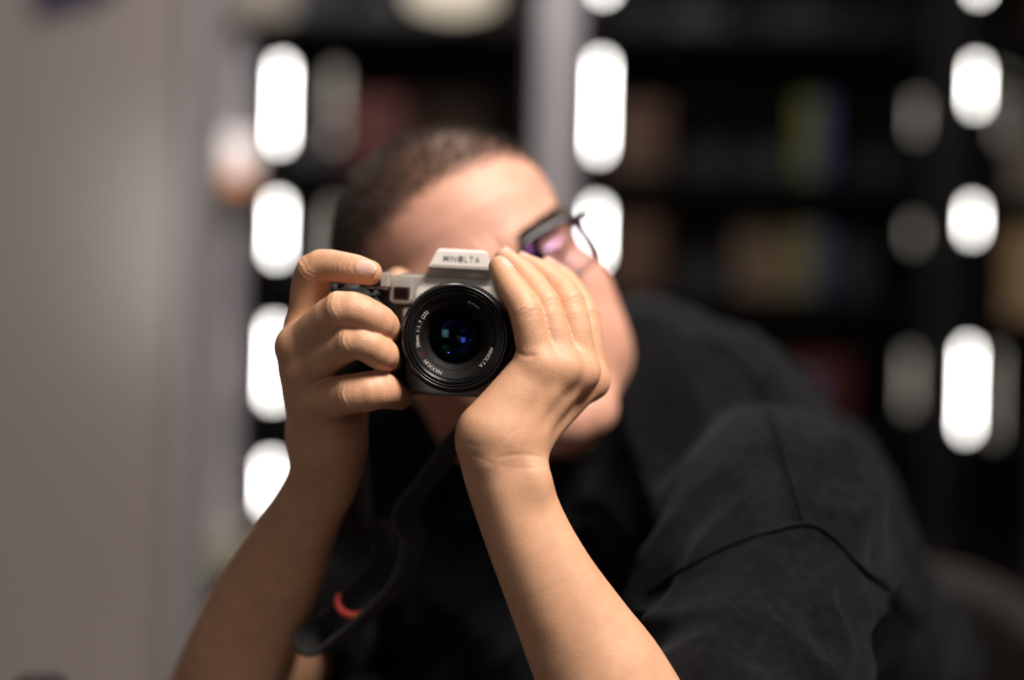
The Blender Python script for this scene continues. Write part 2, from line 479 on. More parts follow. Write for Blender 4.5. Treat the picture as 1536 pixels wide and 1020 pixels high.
L_ARM = [(V3(752, 668, .797), .0190, 1.28), (V3(757, 705, .796), .0178, 1.32), (V3(784, 785, .794), .0185, 1.28), (V3(822, 868, .793), .0215, 1.24),
         (V3(866, 950, .795), .0275, 1.16), (V3(910, 1030, .796), .0345, 1.08), (V3(965, 1150, .796), .040, 1.0), (EL, .036, 1.0)]
L_UP = [(EL, .036, 1.0), (EL * .6 + SL * .4, .044, 1.0), (SL, .050, 1.0)]
def fL(p):
    palm = None
    for m_, c in zip(L_mcp, L_carp):
        e = cone(p, m_ - Ln * 2.2 * mm, c - Ln * 2 * mm, 10.6 * mm, 12.5 * mm)
        palm = e if palm is None else smin(palm, e, 13 * mm)
    palm = smin(palm, cone(p, V3(802, 560, .803), V3(729, 645, .792), 11.6 * mm, 15.2 * mm), 6 * mm)
    palm = smin(palm, cone(p, V3(800, 600, .822), V3(775, 655, .808), 15 * mm, 15 * mm), 10 * mm)
    ax = unit(V3(800, 830, .79) - Lw); perp = np.cross(ax, np.array([0, 1., 0]))
    arm = smin(limb(p, L_ARM, perp), limb(p, L_UP, perp, 2), .015)
    arm = smin(arm, ellip(p, V3(797, 722, .786), np.array([8, 7, 10]) * mm), 12 * mm)      # head of the ulna
    palm = smin(palm, arm, 12 * mm)
    # tendons on the back of the hand and forearm
    for m_, c in zip(L_mcp, L_carp):
        palm = smin(palm, cone(p, m_ + Ln * 5.5 * mm, c + Ln * 9 * mm, 3.0 * mm, 2.0 * mm), 8 * mm)
    for m_ in L_mcp:
        palm = smin(palm, ellip(p, m_ + Ln * 3.0 * mm, np.array([7.0, 7.0, 7.0]) * mm), 10 * mm)
    palm = smin(palm, cone(p, V3(738, 700, .784), V3(830, 930, .782), 4 * mm, 3 * mm), 14 * mm)
    d = None
    for f in LF + [LT]:
        e = smin(palm, f.sdf(p), 4.5 * mm)
        d = e if d is None else np.minimum(d, e)
    for a, b, sag, wd, dp in L_CR:
        d = d + crease(p, a, b, sag, wd, dp, unit(a - np.array(EYE)))
    return d
L_CR = [(V3(697, 664, .778), V3(775, 640, .776), np.array([0, 0, -.006]), 1.1 * mm, 0.55 * mm),
        (V3(694, 672, .780), V3(822, 700, .780), np.array([.0, 0, -.005]), 1.1 * mm, 0.24 * mm),
        (V3(740, 690, .777), V3(824, 690, .784), np.array([0, 0, .003]), 0.9 * mm, 0.30 * mm),
        (V3(772, 520, .790), V3(805, 532, .784), np.array([0, 0, -.003]), 1.3 * mm, 0.9 * mm)]

# ---- the hand on the grip (his right, left in the picture)
Rw = V3(488, 705, .852)
R_mcp = [V3(457, 492, .833), V3(446, 521, .822), V3(456, 556, .824), V3(482, 598, .826)]
RD = unit(np.array([-.35, -1, .15]))
RF = [Finger([(R_mcp[0], 10.5), (V3(470, 405, .822), 9.6), (V3(524, 403, .813), 8.8), (V3(554, 409, .808), 7.3)], (-.05, -1, .35), nail_w=5.2, knob=1.3),
      Finger([(R_mcp[1], 11.5), (V3(512, 466, .796), 10.6), (V3(568, 484, .800), 9.8), (V3(583, 504, .824), 7.8)], (-.3, -1, .5), nail_w=5.4, knob=1.3),
      Finger([(R_mcp[2], 12.0), (V3(528, 513, .797), 10.2), (V3(572, 531, .802), 9.5), (V3(583, 541, .826), 7.6)], (-.3, -1, .3), nail_w=5.2, knob=1.3),
      Finger([(R_mcp[3], 13.0), (V3(530, 592, .806), 11.6), (V3(570, 585, .808), 11.0), (V3(600, 597, .834), 7.0)], (-.2, -1, .3), nail_w=4.6, knob=1.3)]
RT = Finger([(V3(515, 630, .868), 15), (V3(520, 570, .900), 12), (V3(560, 480, .912), 10.5), (V3(597, 425, .912), 9.5)], (0, 1, .3), nail_w=6.5)
R_carp = [V3(478, 655, .866), V3(472, 660, .855), V3(480, 662, .846), V3(497, 660, .842)]
R_ARM = [(V3(491, 665, .852), .0205, 1.04), (V3(486, 715, .860), .0198, 1.06), (V3(458, 772, .874), .0205, 1.06), (V3(412, 865, .905), .0285, 1.05),
         (V3(383, 925, .925), .0330, 1.02), (V3(352, 1005, .950), .0370, 1.0), (ER, .036, 1.0)]
R_UP = [(ER, .037, 1.0), (ER * .6 + SR * .4, .043, 1.0), (SR, .050, 1.0)]
def fR(p):
    palm = None
    for m_, c in zip(R_mcp, R_carp):
        e = cone(p, m_, c, 11 * mm, 14 * mm)
        palm = e if palm is None else smin(palm, e, 8 * mm)
    palm = smin(palm, cone(p, V3(475, 520, .846), V3(478, 600, .862), 12 * mm, 15 * mm), 10 * mm)
    palm = smin(palm, cone(p, V3(514, 632, .850), V3(500, 680, .850), 13 * mm, 15 * mm), 10 * mm)     # heel of the hand
    palm = smin(palm, cone(p, V3(470, 420, .826), V3(478, 470, .840), 8.5 * mm, 9 * mm), 8 * mm)
    ax = unit(V3(380, 920, .92) - Rw); perp = np.cross(ax, np.array([0, 1., 0]))
    arm = smin(limb(p, R_ARM, perp), limb(p, R_UP, perp, 2), .016)
    palm = smin(palm, arm, 12 * mm)
    for m_ in R_mcp[:1]:
        palm = smin(palm, ellip(p, m_ + RD * 4 * mm, np.array([7, 7, 7]) * mm), 5 * mm)
    palm = smin(palm, ellip(p, V3(440, 519, .819), np.array([7, 8, 9]) * mm), 6 * mm)
    d = None
    for f in RF + [RT]:
        e = smin(palm, f.sdf(p), 6 * mm)
        d = e if d is None else smin(d, e, 0.8 * mm)
    for a, b, sag, wd, dp in R_CR:
        d = d + crease(p, a, b, sag, wd, dp, unit(a - np.array(EYE)))
    return d
R_CR = [(V3(512, 618, .800), V3(546, 620, .806), np.array([0, 0, -.002]), 1.6 * mm, 1.2 * mm),
        (V3(520, 655, .826), V3(541, 638, .83), np.array([0, 0, .001]), 1.3 * mm, 0.8 * mm)] + \
       [(V3(484 + 5 * k, 578 + 2 * k, .806), V3(481 + 5 * k, 607 + 2 * k, .806), np.array([-.001, 0, 0]), .9 * mm, .5 * mm) for k in range(3)]

# ---- the head, leaning to the left of the picture and turned a little to the right
def rot(axis, deg): return np.array(Matrix.Rotation(math.radians(deg), 3, axis))
HR = rot('Y', -30) @ rot('X', 4) @ rot('Z', 16) @ np.diag([-1., -1., 1.])
HS = 1.055
GLAB = np.array([0, .092, .020])
HO = V3(748, 378, .952) - HR @ (GLAB * HS)
def to_head(p): return (p - HO) @ HR / HS
def from_head(q): return HO + HS * (HR @ np.array(q))
A = np.array
NB = V3(880, 665, 1.13)
NBh = (NB - HO) @ HR / HS
def f_head_local(q, neck=True):
    qa = q.copy(); qa[:, 0] = np.abs(qa[:, 0])
    d = ellip(q, A([0, -.016, .036]), A([.077, .098, .083]))
    d = smin(d, ellip(q, A([0, .030, .045]), A([.062, .062, .056])), .03)
    d = smin(d, ellip(q, A([0, .030, -.030]), A([.061, .056, .074])), .03)
    d = smin(d, ellip(qa, A([.046, .048, -.022]), A([.022, .026, .020])), .022)             # cheekbone
    d = smin(d, cone(qa, A([.058, -.004, -.040]), A([.050, .012, -.078]), .016, .017), .025)  # jaw corner
    d = smin(d, cone(qa, A([.050, .012, -.078]), A([.012, .066, -.098]), .018, .018), .022)
    d = smin(d, ellip(q, A([0, .072, -.098]), A([.024, .020, .019])), .015)                 # chin
    d = smin(d, cone(qa, A([.050, .030, -.030]), A([.046, .022, -.076]), .026, .024), .02)
    d = smin(d, ellip(qa, A([.040, .045, -.058]), A([.026, .030, .034])), .02)              # cheek
    d = smin(d, cone(qa, A([.010, .083, .020]), A([.046, .066, .022]), .011, .011), .014)   # brow ridge
    d = smax(d, -ellip(qa, A([.033, .094, .000]), A([.018, .016, .012])), .016)             # eye socket
    d = smin(d, ellip(qa, A([.032, .068, .000]), A([.0135, .0135, .0125])), .004)           # lid
    d = smin(d, cone(q, A([0, .085, .010]), A([0, .108, -.030]), .0075, .0105), .010)       # nose
    d = smin(d, ellip(qa, A([.011, .098, -.036]), A([.0095, .011, .008])), .006)
    d = smin(d, ellip(q, A([0, .082, -.066]), A([.027, .013, .016])), .012)
    d = smin(d, cone(qa, A([0, .094, -.062]), A([.018, .085, -.0645]), .0048, .003), .004)
    d = smin(d, cone(qa, A([0, .093, -.072]), A([.016, .085, -.0700]), .0056, .003), .004)
    d = d + crease(q, A([-.024, .086, -.067]), A([.024, .086, -.067]), A([0, .012, 0]), .0022, .003)
    # frown and forehead lines
    for x in (-.006, .006):
        d = d + crease(q, A([x, .092, .012]), A([x * 1.5, .092, .036]), A([0, .001, 0]), .0026, .0009)
    for z in (.042, .054, .066):
        d = d + crease(q, A([-.045, .075, z]), A([.045, .075, z]), A([0, .018, .003]), .0030, .0004)
    # ears
    e = ellip(qa, A([.082, -.012, -.008]), A([.008, .020, .033]))
    e = smax(e, -ellip(qa, A([.090, -.008, -.006]), A([.007, .012, .022])), .006)
    d = smin(d, e, .008)
    if neck:
        d = smin(d, cone(q, A([0, -.028, -.055]), NBh, .054, .054), .025)
        d = smin(d, cone(q, A([0, .020, -.098]), NBh * .9 + A([0, .03, 0]), .026, .045), .03)
    return d
def f_head(p): return f_head_local(to_head(p)) * HS

# ---- body under the shirt
T1 = V3(940, 675, 1.135); TC = V3(1085, 785, 1.20); TL = V3(1195, 1000, 1.31)
PV = A([.30, 1.40, .56])
SD = unit(A([.75, -.66, 0]))
def f_torso(p, g=0.0):
    d = flat_cone(p, T1, TC, .078 + g, .100 + g, SD, 1.25)
    d = smin(d, flat_cone(p, TC, TL, .100 + g, .105 + g, SD, 1.32), .05)
    d = smin(d, flat_cone(p, TL, PV, .105 + g, .115 + g, SD, 1.30), .05)
    d = smin(d, cone(p, T1, SR, .070 + g, .060 + g), .05)
    d = smin(d, cone(p, TC * .6 + T1 * .4, SL, .068 + g, .056 + g), .05)
    d = smin(d, cone(p, V3(950, 580, 1.095), V3(1080, 655, 1.15), .056 + g, .070 + g), .04)
    d = smin(d, cone(p, V3(690, 800, 1.13), V3(860, 1100, 1.20), .085 + g, .115 + g), .06)
    return d
def f_core(p):
    d = f_torso(p, -.006)
    return smin(d, cone(p, NB, T1, .058, .07), .03)

# ---- colours that belong to the skin itself
BASE = A([.630, .348, .212]); PINK = A([.700, .365, .280]); NAIL = A([.740, .440, .360])
def hand_colors(v, fingers, mcps):
    c = np.repeat(BASE[None], len(v), 0)
    blot = vnoise(v * 90)[:, None] * .10 + vnoise(v * 260 + 9)[:, None] * .06
    c = c * (1 + blot)
    red = np.zeros(len(v))
    for f in fingers:
        for i, (q, r) in enumerate(f.pts):
            s = .012 if i == 0 else .009
            red = np.maximum(red, (.7 if i in (1, 3) else .45) * np.exp(-((v - q) ** 2).sum(1) / (s * s) * .8))
    c = c * (1 - red[:, None] * .5) + (A([.66, .305, .195])) * red[:, None] * .5
    for f in fingers:
        n = f.nail_mask(v)[:, None]
        c = c * (1 - n) + NAIL * n
    return c

bits = []
def add_bit(f, lo, hi, h, colf):
    v, q = polygonize(f, lo, hi, h)
    bits.append((v, q, colf(v)))
add_bit(fL, A([-.045, .725, .735]), A([.20, .960, 1.165]), .0010, lambda v: hand_colors(v, LF + [LT], L_mcp))
add_bit(fR, A([-.265, .775, .790]), A([-.055, 1.10, 1.155]), .0010, lambda v: hand_colors(v, RF + [RT], R_mcp))

def hairline(q):
    """1 inside the cropped hair, 0 on bare skin, in head space."""
    x = np.abs(q[:, 0]); y = q[:, 1]; z = q[:, 2]
    # front edge of the hair: recedes at the temples, sideburn in front of the ear
    front = .0595 + .006 * np.clip((x - .020) / .02, 0, 1) * np.clip((.066 - x) / .02, 0, 1) - 1.2 * np.clip(x - .060, 0, 1)
    top = z - front - .9 * np.clip(y - .07, 0, 1)
    edge_y = .030 - y                                # behind this the side of the head is haired
    side = np.minimum(edge_y, z + .012 + .25 * np.clip(-y - .01, 0, 1))
    side = np.where(x > .045, side, -1)
    return np.maximum(np.maximum(top, side), np.where(y < -.03, z + .055, -1))
def head_colors(v):
    q = to_head(v)
    c = np.repeat((BASE * .25 + PINK * .75)[None], len(v), 0)
    c = c * (1 + vnoise(v * 60)[:, None] * .12)
    ck = np.exp(-((np.abs(q[:, 0]) - .048) / .022) ** 2 - ((q[:, 2] + .03) / .03) ** 2) * (q[:, 1] > 0)
    c = c + ck[:, None] * A([.05, -.01, .0])
    lips = np.exp(-(q[:, 0] / .02) ** 2 - ((q[:, 2] + .067) / .008) ** 2) * (q[:, 1] > .07)
    c = c * (1 - .5 * lips[:, None]) + A([.5, .17, .15]) * .5 * lips[:, None]
    h = np.clip(hairline(q) / .014 + vnoise(v * 120) * .6, 0, 1)[:, None] * .78
    c = c * (1 - h) + A([.060, .038, .026]) * h
    return c
add_bit(f_head, np.minimum(HO, NB) - A([.16, .16, .20]), np.maximum(HO, NB) + A([.12, .12, .16]), .0016, head_colors)
add_bit(f_core, A([-.20, .88, .42]), A([.48, 1.60, 1.20]), .006, lambda v: np.repeat(BASE[None], len(v), 0))
off = 0; Vs, Qs, Cs = [], [], []
for v, q, c in bits:
    Vs.append(v); Qs.append(q + off); Cs.append(c); off += len(v)
Vs = np.concatenate(Vs); Qs = np.concatenate(Qs); Cs = np.concatenate(Cs)
person = empty('person', (float(PV[0]), float(PV[1]), 0.0))
tag(person, 'man in black t-shirt leaning forward, holding a silver camera to his eye with both hands', 'person')
def under_person(o):
    o.parent = person; o.matrix_parent_inverse = Matrix.Translation(-Vector(person.location)); return o
bme = np_mesh('body', Vs, Qs)
at = bme.color_attributes.new('skin', 'FLOAT_COLOR', 'POINT')
at.data.foreach_set('color', np.concatenate([Cs, np.ones((len(Cs), 1))], 1).astype(np.float32).ravel())
body = under_person(link('body', bme, M_SKIN))
body['label'] = 'bare forearms, hands and face'

# ---- cropped hair: thousands of short bristles standing on the scalp
hv = bits[2][0]; hq = to_head(hv)
hl = hairline(hq)
cand = np.where((hl > -.004) & (np.linalg.norm(hq - A([0, -.01, .02]), axis=1) > .06) & (hq[:, 2] > -.075) & (np.abs(hq[:, 0]) < .0815))[0]
rng = np.random.RandomState(5)
pick = rng.choice(cand, min(26000, len(cand)), replace=False)
pick = pick[rng.rand(len(pick)) < np.clip((hl[pick] + .004) / .020, 0.03, 1)]
brow = np.where((hq[:, 1] > .055) & (np.abs(hq[:, 2] - .021 - .1 * (np.abs(hq[:, 0]) - .02)) < .0045) & (np.abs(hq[:, 0]) > .012) & (np.abs(hq[:, 0]) < .052))[0]
brow = rng.choice(brow, min(1500, len(brow) * 2), replace=True)
def bristles(name, idx, length, wid, lay):
    base = hv[idx]; nrm = grad(f_head, base, .002)
    tip = base + nrm * length * (1 - lay) + rng.randn(len(idx), 3) * length * .35
    if lay: tip = tip + (HR @ A([1., 0, .1]))[None] * np.sign(to_head(base)[:, :1]) * length * lay
    sd = np.cross(nrm, rng.randn(len(idx), 3)); sd = sd / np.linalg.norm(sd, axis=1, keepdims=True) * wid
    n = len(idx)
    vs = np.concatenate([base - sd, base + sd, tip]); fs = [(i, n + i, 2 * n + i) for i in range(n)]
    o = under_person(link(name, mesh(name, vs, fs), M_HAIR)); return o
hair = bristles('hair', pick, .0042, .00045, 0); hair['label'] = 'very short cropped dark brown hair'; hair['kind'] = 'stuff'
eb = bristles('eyebrows', brow, .008, .0004, .75); eb['kind'] = 'stuff'

# ---- T-shirt
def fold(p, dirv, scale, amp, seed):
    """Soft cloth folds running along dirv."""
    u_ = unit(A(dirv)); q = p - (p @ u_)[:, None] * u_ * .82
    n = vnoise(q * scale + seed) * 2
    return amp * (1 - 2.2 * np.abs(n))
def f_shirt(p):
    d = f_torso(p, .008)
    # neckline
    d = smin(d, cone(p, NB * .4 + T1 * .6, T1, .066, .08), .04)
    d = smin(d, cone(p, V3(600, 692, 1.09), V3(745, 722, 1.06), .040, .045), .04)
    # near sleeve
    sl = cone(p, SL, SL * .02 + EL * .98, .068, .066)
    ax = unit(EL - SL); cut = (p - (SL * .10 + EL * .90)) @ ax
    sl = smax(sl, cut, .006)
    d = smin(d, sl, .030)
    sr = cone(p, SR, SR * .08 + ER * .92, .070, .050)
    ax2 = unit(ER - SR); cut2 = (p - (SR * .37 + ER * .63)) @ ax2
    sr = smax(sr, cut2, .006)
    d = smin(d, sr, .03)
    d = d - fold(p, V3(900, 850, .98) - V3(1130, 600, 1.0), 24, .0075, 3.) - fold(p, V3(1300, 900, 1.1) - V3(1180, 600, 1.1), 17, .0065, 11.)
    wz = np.clip((1.0 - p[:, 2]) / .08, 0, 1) * np.clip((p[:, 0] - .03) / .05, 0, 1)
    d = d - wz * fold(p, A([1., -.4, .35]), 30, .008, 23.)
    d = d - .0012 * vnoise(p * 90)
    return d
sv, sq = polygonize(f_shirt, A([-.30, .69, .56]), A([.50, 1.62, 1.22]), .003)
sme = np_mesh('t_shirt', sv, sq)
shirt = under_person(link('t_shirt', sme, M_CLOTH)); shirt['label'] = 'black cotton t-shirt with stitched shoulder seams'
sbvh = BVHTree.FromPolygons([Vector(v) for v in sv], [tuple(int(i) for i in q) for q in sq])
def on_shirt(px, py):
    """Where the seam lies on the cloth."""
    dr = (P(px, py, 1.0) - EYE).normalized()
    h = sbvh.ray_cast(EYE, dr)
    return None if h[0] is None else (h[0], h[1])
def seam(pts, name='seam', r=.0014, gap=0.0):
    line = []
    for q in spline(pts, 14):
        h = on_shirt(q[0], q[1])
        if h and h[0].y > .80: line.append(h[0] + h[1] * r * .3)
    if len(line) < 4: return
    sm = [line[0]] + [(line[i - 1] + line[i] * 2 + line[i + 1]) / 4 for i in range(1, len(line) - 1)] + [line[-1]]
    under_person(link(name, tube_me(name, sm, r, 6), M_SEAM, smooth=True))
seam([(1046, 500), (1110, 540), (1150, 600), (1178, 690), (1204, 784)])
seam([(1040, 505), (1103, 545), (1142, 605), (1170, 692), (1196, 786)], r=.0009)
seam([(975, 888), (1040, 845), (1110, 812), (1204, 786), (1250, 806), (1290, 850), (1340, 890), (1380, 940)], r=.0017)

# ---- trousers and shoes (below the table)
def f_legs(p):
    d = flat_cone(p, PV, PV - A([0, 0, .02]), .125, .125, SD, 1.3)
    for hip, knee, foot in LEGS:
        d = smin(d, chain(p, [(hip, .085), (knee, .062), (foot, .048)], .03), .04)
    return smax(d, .06 - p[:, 2], .01)
LEGS = [(A([.20, 1.42, .53]), A([-.10, 1.10, .50]), A([-.12, 1.16, .07])), (A([.36, 1.30, .53]), A([.22, .88, .50]), A([.24, .93, .07]))]
lv, lq = polygonize(f_legs, A([-.30, .72, .03]), A([.60, 1.65, .76]), .008)
under_person(link('trousers', np_mesh('trousers', lv, lq), M_JEANS))
for hip, knee, foot in LEGS:
    fdir = unit(A([-.35, -.9, 0]))
    f_shoe = lambda p: smax(flat_cone(p, foot + A([0, .02, -.025]), foot + fdir * .17 + A([0, 0, -.042]), .046, .030, np.cross(fdir, A([0, 0, 1.])), 1.15), .0 - p[:, 2], .004)
    v_, q_ = polygonize(f_shoe, foot - A([.22, .30, .09]), foot + A([.14, .16, .07]), .006)
    under_person(link('shoe', np_mesh('shoe', v_, q_), M_SHOE))

# ================================================================== the silver film camera in his hands
u = 0.001
CR = math.radians(-3.0)
cx = RIGHT * math.cos(CR) + UP * math.sin(CR); cy = UP * math.cos(CR) - RIGHT * math.sin(CR); cz = -FWD
Lc = P(682.4, 506, 0.800)
CMW = Matrix(((cx.x, cy.x, cz.x, Lc.x), (cx.y, cy.y, cz.y, Lc.y), (cx.z, cy.z, cz.z, Lc.z), (0, 0, 0, 1)))
slr = empty('film_camera', mw=CMW)
tag(slr, 'silver and black single-lens reflex film camera held in front of the man\'s face', 'camera')
def cm(name, me, m, parent=slr, smooth=False, label=None):
    return link(name, me, m, parent, smooth, label)
def S(pts): return [(x * u, y * u) for x, y in pts]
# body core, top plate, base strip
bodyp = cm('body', prism_me('camera_body', S([(-74, -33), (-76, -30), (-76, 24), (-72, 27), (72, 27), (75, 24), (75, -30), (73, -33)]), -84 * u, -45 * u, .0015, 2), M_BLACKP)
cm('base_plate', prism_me('base_plate', S([(-73, -35), (-73, -28), (73, -28), (73, -35)]), -82 * u, -43.5 * u, .001, 2), M_SILVER, bodyp)
# grip, bulging forward on the shutter side
gm = prism_me('grip', S([(-76, -32), (-77, -28), (-77, 24), (-72, 28), (-50, 27), (-45, 22), (-42, 8), (-42, -26), (-45, -32)]), -60 * u, -24 * u, .006, 4)
cm('grip', gm, M_GRIP, smooth=True)
# top plate pieces
tp = cm('top_plate', prism_me('top_plate', S([(-40, 22), (-41, 33), (-37, 36.5), (37, 36.5), (72, 33), (74, 24), (70, 22)]), -82 * u, -40 * u, .002, 3), M_SILVER, smooth=False)
cm('shutter_platform', prism_me('shutter_platform', S([(-62, 26), (-63, 29), (-56, 33), (-45, 36.5), (-40.6, 36.5), (-40.6, 26)]), -78 * u, -31 * u, .0018, 3), M_SILVER)
cm('shutter_button', lathe_me('shutter_button', [(0, 3.0 * u), (4.5 * u, 2.6 * u), (5.5 * u, 1.6 * u), (5.5 * u, 0)], 24, 'Y'), M_BLACKP).location = (-55 * u, 33 * u, -36 * u)
dial_vs = []
bmd = bmesh.new()
box_bm(bmd, (-58 * u, 27 * u, -42 * u), (-46 * u, 32 * u, -29.5 * u), .0012, 2)
for k in range(7):
    x = (-57.2 + k * 1.7) * u
    box_bm(bmd, (x, 27.5 * u, -30 * u), (x + .8 * u, 31.5 * u, -28.9 * u))
cm('control_dial', bm_mesh('control_dial', bmd), M_BLACKP)
bmk = bmesh.new()
box_bm(bmk, (-74 * u, 26 * u, -72 * u), (-60 * u, 32 * u, -36 * u), .002, 3)
cm('strap_corner', bm_mesh('strap_corner', bmk), M_BLACKP)
# autofocus window
afm = prism_me('window_housing', S([(-41, 18.5), (-41, 33), (-28, 33), (-27, 20), (-29, 18)]), -46 * u, -37 * u, .0012, 2)
af = cm('window_housing', afm, M_SILVER)
cm('window_frame', prism_me('window_frame', S([(-39.2, 20.2), (-39.2, 28), (-29.4, 28), (-29.4, 20.2)]), -38 * u, -36.5 * u, .0004, 2), M_BLACKP, af)
cm('autofocus_window', prism_me('autofocus_window', S([(-38, 21.5), (-38, 26.8), (-30.6, 26.8), (-30.6, 21.5)]), -37 * u, -36.2 * u, .0003, 1), mat('window_red_black', (.012, .004, .006), .06, var=(90, .2)), af)
# prism hump: side profile (y, z, half width), lofted
def hump(name, prof, m, bev=.0009):
    bm = bmesh.new(); L_, R_ = [], []
    for y, z, hw in prof:
        L_.append(bm.verts.new((-hw * u, y * u, z * u))); R_.append(bm.verts.new((hw * u, y * u, z * u)))
    n = len(prof)
    for i in range(n):
        j = (i + 1) % n
        bm.faces.new((L_[i], L_[j], R_[j], R_[i]))
    bm.faces.new(L_); bm.faces.new(R_[::-1])
    bmesh.ops.recalc_face_normals(bm, faces=bm.faces)
    bmesh.ops.triangulate(bm, faces=[f for f in bm.faces if len(f.verts) > 4])
    if bev: bmesh.ops.bevel(bm, geom=[e for e in bm.edges if e.calc_face_angle(0) > .35], offset=bev * 1, segments=2, affect='EDGES')
    return cm(name, bm_mesh(name, bm), m)
hump('prism_housing', [(52, -62, 13.5), (52.3, -47, 14.5), (51.2, -44.5, 15), (41.5, -33.5, 18.6), (39.9, -33.6, 19.2), (38.6, -39.5, 20.0), (35.0, -41.5, 21.5), (30, -39.5, 24), (24, -34.5, 26), (14, -33, 29), (-10, -34, 33), (-10, -60, 33), (20, -84, 30), (44, -84, 18)], M_SILVER)
# mount surround, silver shield below the lens with a black outline
cm('mount_shield_edge', prism_me('mount_shield_edge', S([(-36, 16), (-30.5, -34.6), (30.5, -34.6), (36, 16)]), -50 * u, -40.8 * u, .0008, 2), M_BLACKP)
cm('mount_shield', prism_me('mount_shield', S([(-33.5, 16), (-28, -32.2), (-26.5, -33.4), (26.5, -33.4), (28, -32.2), (33.5, 16)]), -50 * u, -39.2 * u, .001, 2), M_SILVER)
# eyepiece and eyecup
cm('eyecup', prism_me('eyecup', S([(-13, 31), (-14, 45), (-10, 48), (10, 48), (14, 45), (13, 31)]), -92 * u, -82 * u, .002, 3), M_GRIP)
# strap lugs
for sx in (-1, 1):
    cm('strap_lug', tube_me('strap_lug', [(sx * (77 + 3 * math.sin(a)) * u, (22 + 3 * math.cos(a)) * u, -62 * u) for a in [k * math.pi / 8 for k in range(16)]], .0007, 6, True), M_SILVER, smooth=True)
# lens
ln = cm('lens_barrel', lathe_me('lens_barrel', [(r * u, z * u) for r, z in
    [(29.5, -41), (31.2, -40), (31.2, -34), (30.4, -33), (30.4, -30), (31.5, -29), (31.5, -12), (30.9, -11), (30.9, -8.5), (30.6, -3.2), (30.2, -1.6), (29.5, -.5), (28.9, -.25), (28.4, -.6), (28.2, -1.6)]], 128), M_LENSB, smooth=False)
ln.data.shade_smooth()
bmf = bmesh.new()
for k in range(96):      # focus ring ribs
    a = 2 * math.pi * k / 96
    bmesh.ops.create_cube(bmf, size=1, matrix=Matrix.Rotation(a, 4, 'Z') @ Matrix.Translation((31.6 * u, 0, -20 * u)) @ Matrix.Diagonal((.7 * u, 1.1 * u, 13 * u, 1)))
cm('focus_ring', bm_mesh('focus_ring', bmf), M_GRIP, ln)
cm('front_rim', lathe_me('front_rim', [(r * u, z * u) for r, z in
    [(28.3, -2.2), (27.7, -1.1), (27.2, -.9), (26.9, -1.3), (26.7, -2.4), (26.3, -2.6), (25.9, -1.9), (25.4, -1.7), (25.1, -2.1), (25.0, -3.4)]], 128), M_LENSB, ln, True)
thr = [(25.0, -2.2)]
for k in range(3): thr += [(24.5, -2.5 - .55 * k), (24.9, -2.78 - .55 * k)]
cm('filter_thread', lathe_me('filter_thread', [(r * u, z * u) for r, z in thr + [(24.0, -4.2), (23.6, -3.9), (23.35, -4.1)]], 128), M_LENSB, ln, True)
cm('name_ring', lathe_me('name_ring', [(r * u, z * u) for r, z in [(23.4, -4.0), (23.2, -4.3), (19.4, -5.0), (19.2, -5.2)]], 128), M_LENSM, ln, True)
cm('inner_cone', lathe_me('inner_cone', [(r * u, z * u) for r, z in [(19.3, -5.1), (18.0, -8.5), (17.6, -8.6), (16.6, -11.4), (16.2, -11.5), (15.2, -14.0)]], 128), M_LENSM, ln, True)
def cap(R, rad, z, sgn, n=16):
    return [(R * math.sin(k / n * math.asin(rad / R)), z + sgn * R * (math.cos(k / n * math.asin(rad / R)) - math.cos(math.asin(rad / R)))) for k in range(n, -1, -1)]
cm('front_element', lathe_me('front_element', [(r * u, z * u) for r, z in cap(34, 15.3, -14, 1)], 96), glassy('coated_glass', (.25, .75, .80), 1.38, .01), ln, True, 'coated front glass with cyan reflections')
cm('second_element', lathe_me('second_element', [(r * u, z * u) for r, z in cap(21, 14.0, -19, -1)], 96), glassy('coated_glass_blue', (.08, .14, 1.0), 1.9, .02), ln, True, 'inner glass with blue reflections')
cm('iris_well', lathe_me('iris_well', [(r * u, z * u) for r, z in [(15.2, -14), (14.2, -22), (11, -24.5), (9, -26), (8.6, -30), (0.01, -31)]], 64), mat('deep_blue_black', (.0015, .002, .010), .3, var=(300, .3)), ln, True)

# ---- lettering
def glyphs(txt, size, bold=.008):
    """Mesh outlines and advances of single characters."""
    out = []
    for ch in txt:
        cu = bpy.data.curves.new('glyph', 'FONT'); cu.body = ch; cu.size = size; cu.extrude = size * .012; cu.resolution_u = 3; cu.offset = size * bold
        ob = bpy.data.objects.new('glyph', cu); COL.objects.link(ob)
        dg = bpy.context.evaluated_depsgraph_get()
        me = bpy.data.meshes.new_from_object(ob.evaluated_get(dg))
        bpy.data.objects.remove(ob); bpy.data.curves.remove(cu)
        xs = [v.co.x for v in me.vertices] or [0, size * .3]
        out.append((me, min(xs), max(xs)))
    return out
def ring_text(txt, size, a0, a1, rad, z, m, bold=1.0):
    """Letters set clockwise from a0 to a1 degrees (from the top), heads outward."""
    gs = glyphs(txt, size); bm = bmesh.new()
    wd = [(g[2] - g[1]) for g in gs]; tot = sum(wd)
    span = math.radians(a1 - a0) * rad; gap = (span - tot) / max(1, len(gs) - 1)
    s = 0
    for (me, x0, x1), w_ in zip(gs, wd):
        th = math.radians(a0) + (s + w_ / 2) / rad
        mt = Matrix.Rotation(-th, 4, 'Z') @ Matrix.Translation((0, rad - size * .36, z)) @ Matrix.Translation((-(x0 + x1) / 2, 0, 0))
        me.transform(mt); bm.from_mesh(me); s += w_ + gap
    me = bpy.data.meshes.new('lettering'); bm.to_mesh(me); bm.free()
    return cm('lettering', me, m, ln)
TZ = -4.45 * u
ring_text('MINOLTA', 2.8 * u, 103, 137, 21.6 * u, TZ, M_WHITE)
